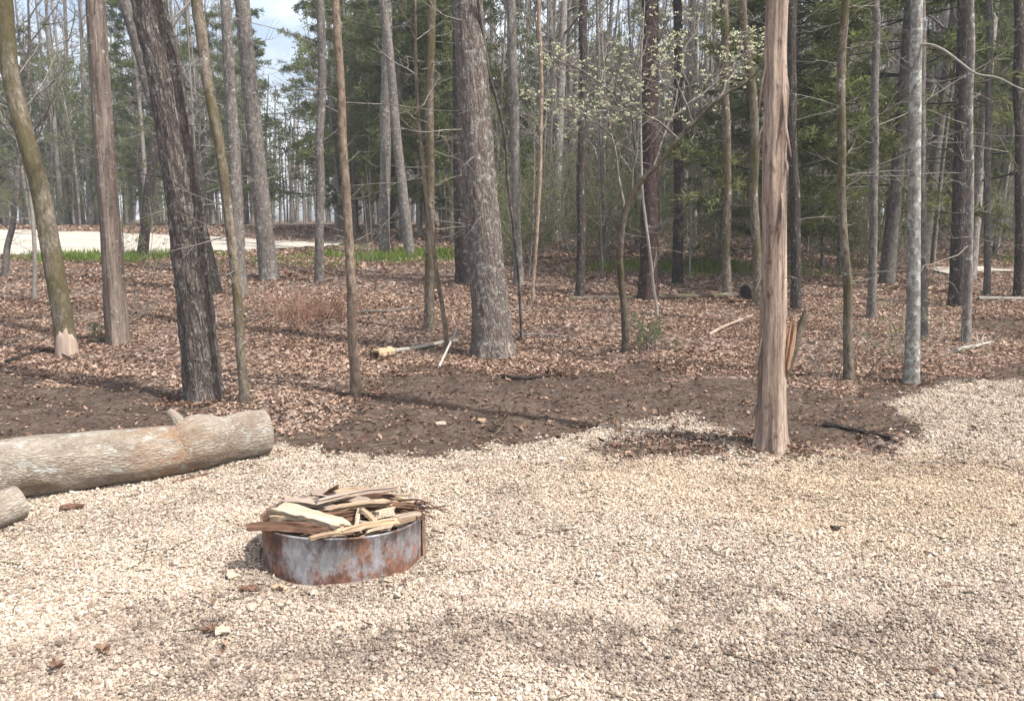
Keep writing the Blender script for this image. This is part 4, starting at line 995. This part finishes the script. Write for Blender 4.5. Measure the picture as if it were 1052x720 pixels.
b0, b1 = at(-110, 541), at(280, 471)
d = norm((b1 - b0)[:2]); nrm = np.array([-d[1], d[0]])
c0, c1 = b0[:2] + nrm * .15, b1[:2] + nrm * .14
e, o0, path = log('fallen_log', 'large pale grey log lying along the gravel edge with orange stain by its stub', [*c0, 0], [*c1, 0], .186, .160, 'log', 'plain', 41, 72, .03, amp=.008, lift=.94, bow=.045, bulge=((.79, .018, .03), (.85, -.012, .04), (.40, .010, .12), (.97, -.008, .03)))
def knots():
    rng = np.random.default_rng(42); dd = norm(path[-1] - path[0]); Lg = np.linalg.norm(path[-1] - path[0])
    up = np.array([0, 0, 1.]); sd = np.cross(dd, up)
    def axis_pt(px): # nearest axis point for a pixel column
        best = min(np.linspace(0, 1, 400), key=lambda t: abs((526 + FPX * (o0 + (path[-1]) * t)[0] / ((o0 + path[-1] * t)[1] * CP + (CAM_H - .17) * SP)) - px)); return path[-1] * best
    a = axis_pt(187)
    p = np.array([a + up * .10 + sd * .03, a + up * .19 + sd * .03 - dd * .035, a + up * .245 + sd * .02 - dd * .075])
    g, *_ = trunk_geo(p, np.array([.060, .038, .020]), 12, .012, 'plain', 0, 8); g.build('branch_stub', M['log'], e)
    # where along the log the knot sits, for the orange-brown staining of its bark
    return float(np.dot(a, dd))
zk = knots()
STAIN_AT.default_value = zk - .10
p0, p1 = at(-120, 585), at(8, 541)
log('short_log', 'cut log end poking in at the left edge in front of the large grey log', [p0[0], p0[1] + .1, 0], [p1[0], p1[1] + .11, 0], .10, .10, 'log', 'plain', 43, 40, .03)
p0, p1 = at(585, 309), at(765, 306)
log('fallen_log', 'long thin dark log lying across the back of the leaf-covered clearing', [p0[0], p0[1], 0], [p1[0], p1[1], 0], .042, .055, 'mossy', 'plain', 44, 16, .1, amp=.03)
p0 = at(766, 306); 
log('stump', 'short dark log chunk at the end of the long thin log', [p0[0] - .05, p0[1] - .15, 0], [p0[0] + .3, p0[1] + .1, 0], .13, .15, 'dark', 'oak', 45, 20, .05, cut='char')
def hollow():
    a, b = at(385, 372), at(402, 368); r = .075; rng = np.random.default_rng(46)
    ax = norm(np.array([.22, .42, .0])); c = np.array([a[0], a[1], gz(a[0], a[1]) + r]); up = np.array([0, 0, 1.]); sd = np.cross(ax, up)
    e = tag(empty('hollow_log', c), 'small hollow log piece with a dark hole facing the camera', 'log')
    th = np.arange(24) * 2 * PI / 24; g = Geo(); rings = []
    for (t, rr) in ((.32, .9), (0, 1.0), (0, .66), (.28, .6)):
        q = rr * r * (1 + .08 * np.sin(3 * th + 1) + .04 * rng.normal(0, 1, 24)); rings.append(ax * t + q[:, None] * (np.cos(th)[:, None] * sd + np.sin(th)[:, None] * up))
    V = np.vstack(rings); F = [[k * 24 + i, k * 24 + (i + 1) % 24, (k + 1) * 24 + (i + 1) % 24, (k + 1) * 24 + i] for k in range(3) for i in range(24)]
    g.add(V, F); g.build('shell', M['barkwood'], e, smooth_=False)
    g = Geo(); g.add(np.vstack([rings[3], ax[None] * .28]), [[i, (i + 1) % 24, 24] for i in range(24)]); g.build('hollow', M['char'], e)
hollow()

def stick(name, label, pts, r0, r1, mat, seed=0, cat='stick', lifts=None, kids=0, group=None):
    rng = np.random.default_rng(seed); P = []
    for k, (px, py) in enumerate(pts):
        p = at(px, py); l = (lifts[k] if lifts else 0); 
        if l: p = at_y(px, py + 0, p[1]); p[2] += l
        else: p[2] = gz(p[0], p[1])
        P.append(p + [0, 0, r0])
    P = np.array(P); o0 = P[0].copy(); g, Q, R, _ = trunk_geo(P - o0, np.linspace(r0, r1, len(P)), 10, .05, 'plain', 0, seed)
    if kids:
        s, d, L = children(Q[None], np.array([np.linalg.norm(P[-1] - P[0])]), kids, rng, .3, 1, .3, .6); p2 = grow(s, d, L, 5, .01, .12, rng); V, F, B = batch_tubes(p2, np.full((kids, 1), r1 * .7) * np.linspace(1, .4, 5), 5); g.add(V, F, B)
    o = g.build(name, M[mat], None, loc=o0); tag(o, label, cat, group); return o
stick('fallen_branch', 'pale barkless branch lying left of the torn cedar', [(728, 346), (745, 339), (773, 331)], .028, .014, 'greywood', 1, 'branch', lifts=[0, .03, .08])
stick('fallen_branch', 'grey branch lying behind the small hollow log piece', [(402, 363), (425, 360), (450, 355), (470, 352)], .03, .02, 'paletwig', 2, 'branch')
stick('fallen_stick', 'pale stick leaning towards the massive grey trunk', [(451, 378), (460, 368), (470, 360)], .016, .011, 'paletwig', 3, 'stick', lifts=[0, .10, .25])
stick('fallen_branch', 'crooked dark branch by the foot of the curved mossy tree', [(8, 374), (30, 366), (52, 362), (75, 372)], .028, .014, 'dark', 4, 'branch', kids=5)
stick('fallen_branch', 'thin dark branch on the leaves behind the brown young trunk', [(370, 322), (400, 321), (432, 317)], .03, .018, 'grey', 5, 'branch', kids=3)
stick('fallen_branch', 'forked branch lying at the foot of the slim brown trunk', [(982, 362), (1000, 358), (1020, 353)], .03, .015, 'paletwig', 6, 'branch', kids=4)
stick('fallen_branch', 'thin branch on the leaves between massive trunk and dogwood', [(530, 346), (560, 345), (590, 350)], .022, .012, 'grey', 7, 'branch', kids=3)
stick('fallen_branch', 'dark branch on dirt in front of the massive grey trunk', [(515, 388), (540, 390), (565, 387)], .022, .012, 'dark', 8, 'branch', kids=3)
stick('fallen_branch', 'straight pole lying beside the far track', [(1005, 309), (1030, 309), (1075, 310)], .04, .03, 'paletwig', 9, 'branch')
stick('fallen_stick', 'dark stick half buried in the rut right of the torn cedar', [(846, 437), (880, 444), (915, 452)], .022, .014, 'dark', 10, 'stick')
stick('fallen_stick', 'brown stick lying on the gravel below the large grey log', [(178, 497), (197, 492), (216, 487)], .011, .006, 'brownwood', 11)
stick('fallen_stick', 'thin brown twig on the gravel at lower right', [(963, 603), (985, 602), (1002, 605)], .006, .004, 'brownwood', 12)
stick('leaning_pole', 'pale dead pole slanting up by the dark straight trunk', [(700, 275), (706, 262), (714, 250)], .02, .012, 'paletwig', 13, 'pole', lifts=[0, .3, .7])

# ------------------------------------------------------------------ fire ring and its wood
def fire_ring():
    cx, cy = RING; z = gz(cx, cy); R_, Hh, th_ = .395, .215, .006; n = 120
    e = tag(empty('fire_ring', (cx, cy, z)), 'rusty galvanised steel fire ring on the gravel, filled with scrap wood', 'fire ring')
    th = np.arange(n) * 2 * PI / n
    wob = 1 + .010 * np.sin(2 * th + .5) + .006 * np.sin(5 * th)
    prof = [(R_, -.05), (R_, .012), (R_, .05), (R_, .10), (R_, .15), (R_, Hh - .008), (R_ + .004, Hh - .003), (R_ + .002, Hh + .003), (R_ - .004, Hh + .003), (R_ - th_ - .001, Hh - .006), (R_ - th_, .15), (R_ - th_, .05), (R_ - th_, -.05)]
    V = []
    for k, (r, zz) in enumerate(prof):
        q = r * wob + (.016 * (fbm(np.cos(th) * 2.6, np.sin(th) * 2.6, zz * 7, 3) - .5))
        V.append(np.stack([q * np.cos(th), q * np.sin(th), zz - (.028 * np.sin(th) + .006 * np.cos(th)) * (zz > .12)], 1))
    V = np.vstack(V); F = [[k * n + i, k * n + (i + 1) % n, (k + 1) * n + (i + 1) % n, (k + 1) * n + i] for k in range(len(prof) - 1) for i in range(n)]
    g = Geo(); g.add(V, F); g.build('ring_wall', M['rust'], e)
    g = Geo(); a0 = -.13                                             # the riveted overlap of the sheet
    aa = np.linspace(a0 - .05, a0 + .05, 8); zz = np.linspace(-.03, Hh - .012, 6); A, Z = np.meshgrid(aa, zz, indexing='ij')
    for r in (R_ * 1.012 + .005,):
        V = np.stack([r * np.cos(A), r * np.sin(A), Z], -1); k, w = np.meshgrid(np.arange(7), np.arange(5), indexing='ij'); q = k * 6 + w
        g.add(V, np.stack([q, q + 6, q + 7, q + 1], -1).reshape(-1, 4))
    o = g.build('seam', M['seam'], e); so = o.modifiers.new('thick', 'SOLIDIFY'); so.thickness = .006; so.offset = -1
    g = Geo(); rr = np.linspace(0, R_ - .01, 14)[:, None]; t = (np.arange(40) * 2 * PI / 40)[None]
    V = np.stack([rr * np.cos(t), rr * np.sin(t), .07 + .05 * (fbm(rr * np.cos(t) * 9, rr * np.sin(t) * 9, 0, 5) - .5) + 0 * t], -1)
    k, w = np.meshgrid(np.arange(13), np.arange(40), indexing='ij'); q = k * 40 + w; q2 = k * 40 + (w + 1) % 40
    g.add(V, np.stack([q, q + 40, q2 + 40, q2], -1).reshape(-1, 4)); o = g.build('ash_bed', M['char'], None, loc=(cx, cy, z)); tag(o, 'dark ash and soil bed under the wood inside the fire ring', 'ash', kind='stuff')
M['seam'] = wood_mat('rusty_seam', (.12, .055, .03), (.36, .25, .16), grain=30)
fire_ring()
RZ = gz(*RING)

def board(name, label, A, B, w, t, mat, roll=0.0, seed=0, bend=.01, cat='firewood', group=None, pt=(.9, .7)):
    """a split or sawn piece from A to B: (px, py, height over ground)"""
    rng = np.random.default_rng(900 + seed)
    p0, p1 = at_z(A[0], A[1], RZ + A[2]), at_z(B[0], B[1], RZ + B[2])
    d = norm(p1 - p0); up = np.array([0, 0, 1.]); s = norm(np.cross(d, up)); u = np.cross(s, d)
    s, u = s * math.cos(roll) + u * math.sin(roll), u * math.cos(roll) - s * math.sin(roll)
    bend = min(bend, .035 * np.linalg.norm(p1 - p0)); K = 12; c = p0 + (p1 - p0) * np.linspace(0, 1, K)[:, None] + u * (bend * np.sin(np.linspace(0, PI, K)))[:, None]
    prof = np.array([(-.5, -.38), (-.42, -.5), (.42, -.5), (.5, -.38), (.5, .36), (.43, .5), (.0, .5 + .06), (-.43, .5), (-.5, .36)])
    prof = prof + rng.normal(0, .08, prof.shape)
    S = len(prof); V = np.empty((K, S, 3)); Bk = np.empty((K, S, 3))
    ww = w * (1 + .10 * np.sin(np.linspace(0, 5, K) + rng.uniform(0, 6))) * np.concatenate([[pt[0]], np.ones(K - 2), [pt[1]]])
    tw = rng.normal(0, .35)
    for k in range(K):
        ct, st_ = math.cos(tw * (k / K - .5)), math.sin(tw * (k / K - .5)); q = prof + rng.normal(0, .035, prof.shape)
        V[k] = c[k] + (q[:, :1] * ww[k] * ct - q[:, 1:] * t * st_) * s + (q[:, 1:] * t * ct + q[:, :1] * ww[k] * st_) * u
        if k in (0, K - 1): V[k] += d * (rng.normal(0, .4, (S, 1)) * min(.045, w * .7))
        Bk[k] = np.stack([q[:, 0] * w + seed, q[:, 1] * t, np.full(S, k / (K - 1) * np.linalg.norm(p1 - p0))], 1)
    o0 = c[0].copy()
    F = [[k * S + i, k * S + (i + 1) % S, (k + 1) * S + (i + 1) % S, (k + 1) * S + i] for k in range(K - 1) for i in range(S)]
    g = Geo(); g.add(V - o0, F, Bk)
    for k in (0, K - 1):
        cc = V[k].mean(0); g.add(np.vstack([V[k], cc[None]]) - o0, [[S, (i + 1) % S, i] if k == 0 else [S, i, (i + 1) % S] for i in range(S)], np.vstack([Bk[k], Bk[k].mean(0)[None]]))
    o = g.build(name, M[mat], None, smooth_=False, loc=o0)
    return tag(o, label, cat, group)

board('split_wood', 'long dark reddish-brown split piece overhanging the left rim of the ring', (258, 541, .25), (342, 545, .25), .075, .04, 'brownwood', .15, 1, .012)
board('board', 'wide pale yellow board lying on top of the scrap wood', (287, 521, .29), (352, 539, .285), .085, .022, 'palewood', -.1, 2, .002)
board('board', 'long weathered brown plank at the back of the wood pile', (326, 516, .30), (406, 501, .31), .045, .024, 'greywood', .1, 3)
board('board', 'orange-tan plank below the long weathered plank', (336, 525, .275), (400, 516, .28), .05, .024, 'tanwood', .05, 4)
board('split_wood', 'pale split stick curving along the front of the wood pile', (318, 553, .255), (356, 547, .25), .035, .02, 'tanwood', .2, 5, .015)
board('split_wood', 'brown split stick reaching from the front rim up to the right', (345, 548, .255), (409, 535, .255), .038, .026, 'barkwood', .1, 6, .012)
board('split_wood', 'thin tan strip lying along the front right rim', (362, 557, .215), (432, 531, .222), .03, .018, 'tanwood', .3, 7)
board('split_wood', 'dark strip lying just inside the front rim below the others', (304, 544, .215), (358, 547, .215), .045, .025, 'brownwood', .1, 8)
board('board', 'short pale chunk near the right end of the planks', (387, 529, .27), (404, 525, .275), .045, .035, 'palewood', .3, 9)
board('split_wood', 'small pale stick standing up against the planks', (366, 543, .235), (369, 523, .275), .022, .014, 'palewood', .4, 10)
board('split_wood', 'small tan slanting stick beside the standing pale stick', (371, 523, .29), (386, 537, .262), .024, .016, 'tanwood', .2, 11)
board('split_wood', 'dark bark-covered piece behind the wide pale board', (280, 532, .25), (330, 541, .24), .05, .035, 'barkwood', .2, 12)
board('board', 'grey-brown board end sticking out behind the wide pale board', (295, 514, .27), (345, 522, .262), .05, .022, 'greywood', -.2, 13)
board('split_wood', 'tan stick at the right lying over the rim', (392, 537, .235), (437, 527, .235), .032, .022, 'greywood', .2, 14)
board('split_wood', 'small white-faced chip wedged at the front right', (376, 547, .245), (402, 541, .25), .03, .014, 'palewood', .5, 15)
board('split_wood', 'brown bark stick along the back rim', (350, 511, .225), (415, 513, .24), .035, .03, 'brownwood', .2, 16)
board('split_wood', 'dark leaning stick at the far back of the ring', (331, 511, .26), (347, 500, .34), .022, .016, 'brownwood', .2, 17)
board('split_wood', 'greyish split piece along the back rim at the left', (284, 526, .235), (340, 510, .245), .05, .03, 'greywood', .1, 18)
board('split_wood', 'tan split piece lying over the back rim in the middle', (322, 508, .235), (386, 504, .24), .055, .032, 'tanwood', .2, 19)
board('split_wood', 'dark bark-edged piece over the back rim at the right', (372, 505, .235), (424, 519, .235), .05, .03, 'barkwood', .1, 20)
board('split_wood', 'brown slab filling the gap behind the small standing stick', (345, 531, .225), (422, 520, .23), .09, .03, 'barkwood', -.1, 21)
board('split_wood', 'brown slab at the left under the wide pale board', (276, 536, .215), (322, 520, .225), .08, .03, 'brownwood', .1, 22)
rg = np.random.default_rng(55)
for k in range(20):                                     # rough pieces deeper in the ring
    a = rg.uniform(0, 6.28); r = rg.uniform(.0, .2); x, y = RING[0] + r * math.cos(a), RING[1] + r * math.sin(a); az = rg.uniform(-.7, .7); L = rg.uniform(.12, .2)
    q0, q1 = np.array([x - L * math.cos(az), y - L * math.sin(az)]), np.array([x + L * math.cos(az), y + L * math.sin(az)])
    for q in (q0, q1):
        v = q - np.array(RING); m = np.linalg.norm(v)
        if m > .36: q -= v * (1 - .36 / m)
    z0 = .12 + .008 * k
    def pix(q, z):
        v = np.array([q[0], q[1], RZ + z - CAM_H]); f = v[1] * CP - v[2] * SP; u = v[1] * SP + v[2] * CP
        return (526 + FPX * v[0] / f, 360 - FPX * u / f, z)
    board('scrap_stick', 'rough brown scrap stick lying deep among the wood in the ring', pix(q0, z0), pix(q1, z0 + rg.normal(0, .02)), rg.uniform(.025, .05), rg.uniform(.018, .03), ('brownwood', 'barkwood', 'brownwood', 'greywood')[k % 4], rg.normal(0, .3), 30 + k, group='rough scrap sticks deep in the ring')

def twig_bundle():
    rng = np.random.default_rng(56)
    for k in range(9):
        a, b = at_z(392 + rng.uniform(0, 12), 512 + rng.uniform(0, 12), RZ + .25), at_z(432 + rng.uniform(0, 24), 520 + rng.uniform(0, 14), RZ + .25 + rng.normal(0, .012))
        L = np.linalg.norm(b - a); d = norm(b - a)[None] + [0, 0, .08]
        p = grow(np.zeros((1, 3)), d, np.array([L]), 8, -.02, .08, rng); g = Geo(); r = rng.uniform(.005, .010)
        V, F, B = batch_tubes(p, r * np.linspace(1, .4, 8)[None], 7); g.add(V, F, B)
        s, dd, L2 = children(p, np.array([L]), 3, rng, .4, 1, .35, .6); p2 = grow(s, dd, L2, 4, 0, .12, rng); V, F, B = batch_tubes(p2, np.full((3, 1), r * .5) * np.linspace(1, .4, 4), 5); g.add(V, F, B)
        tag(g.build('twig', M['brownwood'], None, loc=a), 'dark brown twig of the bundle sticking out over the right rim', 'twig', 'twigs over the right rim')
twig_bundle()

# ------------------------------------------------------------------ chips and debris on the gravel
def chip(name, label, px, py, L, w, t, mat, az, seed, tilt=.1):
    p = at(px, py); rng = np.random.default_rng(seed); d = np.array([math.cos(az), math.sin(az), 0])
    g = Geo(); pr = np.array([(-.5, -.5), (.5, -.42), (.46, .5), (-.42, .46)]); K = 5; V = []
    for k in range(K):
        q = pr * (1 - .15 * abs(k - 2) / 2) + rng.normal(0, .05, pr.shape); s = np.array([-d[1], d[0], tilt])
        V.append(d * L * (k / (K - 1) - .5) + (q[:, :1] * w) * s + q[:, 1:] * t * np.array([0, 0, 1.]) + rng.normal(0, .003, (4, 3)))
    V = np.vstack(V); F = [[k * 4 + i, k * 4 + (i + 1) % 4, (k + 1) * 4 + (i + 1) % 4, (k + 1) * 4 + i] for k in range(K - 1) for i in range(4)] + [[3, 2, 1, 0], [K * 4 - 4, K * 4 - 3, K * 4 - 2, K * 4 - 1]]
    g.add(V, F); tag(g.build(name, M[mat], None, smooth_=False, loc=p + [0, 0, t * .5 + .014]), label, 'wood chip')
chip('wood_chip', 'pale wood chip on the gravel just left of the fire ring', 238, 593, .085, .04, .012, 'chipwood', 2.0, 1)
chip('wood_chip', 'white squarish chip beside a dark leaf on the near gravel', 229, 652, .055, .045, .014, 'chipwood', .4, 2)
chip('wood_chip', 'brown bark chip at the left foot of the fire ring', 256, 608, .075, .03, .014, 'brownwood', .1, 3)
chip('wood_chip', 'small white chip on gravel below the fire ring left side', 259, 627, .035, .03, .012, 'chipwood', .8, 4)
chip('wood_chip', 'reddish bark chip near the foot of the fire ring front', 287, 607, .06, .03, .014, 'barkwood', -.3, 5)
chip('wood_chip', 'small dark bark flake on the gravel at right', 858, 545, .045, .03, .012, 'char', .2, 6)
chip('wood_chip', 'pale chip on the dark dirt beyond the fire ring', 453, 437, .08, .05, .015, 'chipwood', .2, 7)
chip('wood_chip', 'yellowish chip on dirt right of the pale chip', 495, 434, .07, .045, .014, 'tanwood', .1, 8)
chip('wood_chip', 'flat reddish bark strip on gravel below the large log', 74, 523, .12, .04, .012, 'brownwood', .15, 9)
def dead_leaf(label, px, py, L, seed, tone):
    rng = np.random.default_rng(seed); p = at(px, py); g = Geo()
    for k in range(5):                                 # lobes of a crumpled oak leaf
        a = k * 1.2 + rng.uniform(-.3, .3); ax = np.array([[math.cos(a), math.sin(a), rng.uniform(.1, .9)]])
        V, F = cards(np.zeros((1, 3)) + rng.normal(0, .004, (1, 3)), ax, L * rng.uniform(.7, 1.2), L * .55, rng, .4); g.add(V, F, tint=tone + rng.normal(0, .04))
    tag(g.build('dead_leaf', M['litter'], None, smooth_=False, loc=p + [0, 0, .02]), label, 'leaf')
dead_leaf('crumpled orange-brown oak leaf on the near gravel at lower left', 105, 674, .055, 1, .4)
dead_leaf('flattened rusty leaf left of the crumpled oak leaf', 58, 690, .045, 2, .3)
dead_leaf('dark pointed leaf touching the white squarish chip', 217, 652, .045, 3, .12)

# ------------------------------------------------------------------ air
def haze(density):
    m, nt, out = new_mat('woodland_air'); v = nt.nodes.new('ShaderNodeVolumePrincipled'); v.inputs['Density'].default_value = density; v.inputs['Color'].default_value = (.86, .90, .95, 1); v.inputs['Anisotropy'].default_value = .2
    nt.links.new(v.outputs[0], out.inputs['Volume'])
    x0, x1, y0, y1, z0, z1 = -170., 170., -20., 280., -1.5, 34.
    V = np.array([(x, y, z) for z in (z0, z1) for y in (y0, y1) for x in (x0, x1)]); g = Geo(); g.add(V, [(0, 2, 3, 1), (4, 5, 7, 6), (0, 1, 5, 4), (2, 6, 7, 3), (0, 4, 6, 2), (1, 3, 7, 5)])
    o = g.build('haze', m, smooth_=False); o['kind'] = 'stuff'; o['label'] = 'thin pale haze hanging in the woods'; o['category'] = 'haze'
haze(.0018)

# ------------------------------------------------------------------ light, sky, camera
SUN = norm(np.array([.86, -.51, 0])); EL = math.radians(56)
sdv = Vector((SUN[0] * math.cos(EL), SUN[1] * math.cos(EL), math.sin(EL)))
L = bpy.data.lights.new('sun', 'SUN'); L.energy = 4.3; L.angle = math.radians(.9); L.color = (1, .965, .91)
lo = bpy.data.objects.new('sun', L); COL.objects.link(lo); lo.rotation_euler = (-sdv).to_track_quat('-Z', 'Y').to_euler()
w = bpy.data.worlds.new('World'); scene.world = w; w.use_nodes = True; nt = w.node_tree
sky = nt.nodes.new('ShaderNodeTexSky'); sky.sky_type = 'NISHITA'; sky.sun_disc = False; sky.sun_elevation = EL; sky.sun_rotation = math.atan2(SUN[0], SUN[1])
sky.dust_density = 4.5; sky.air_density = 1.0
bg = nt.nodes['Background']; bg.inputs[1].default_value = .15; 
NW = NT(nt); cl = NW.noise(NW.mapv(NW.n('TexCoord').outputs['Generated'], (1, 1, 2.2)), 3.2, 6, .6)
nt.links.new(NW.mix(NW.rng(cl, .40, .62, .05, .75), sky.outputs[0], (7.0, 7.4, 8.0)), bg.inputs[0])
cam = bpy.data.cameras.new('camera'); co = bpy.data.objects.new('camera', cam); COL.objects.link(co)
co.location = (0, 0, CAM_H); co.rotation_euler = (PI / 2 - PITCH, 0, 0); cam.sensor_fit = 'HORIZONTAL'; cam.sensor_width = 36; cam.lens = FPX / 1052 * 36
cam.clip_start = .05; cam.clip_end = 1000; scene.camera = co
vs = scene.view_settings; vs.view_transform = 'Standard'; vs.look = 'None'; vs.exposure = 0.74; vs.gamma = 1; vs.use_curve_mapping = False
scene.cycles.max_bounces = 6; scene.cycles.diffuse_bounces = 3; scene.cycles.transmission_bounces = 3
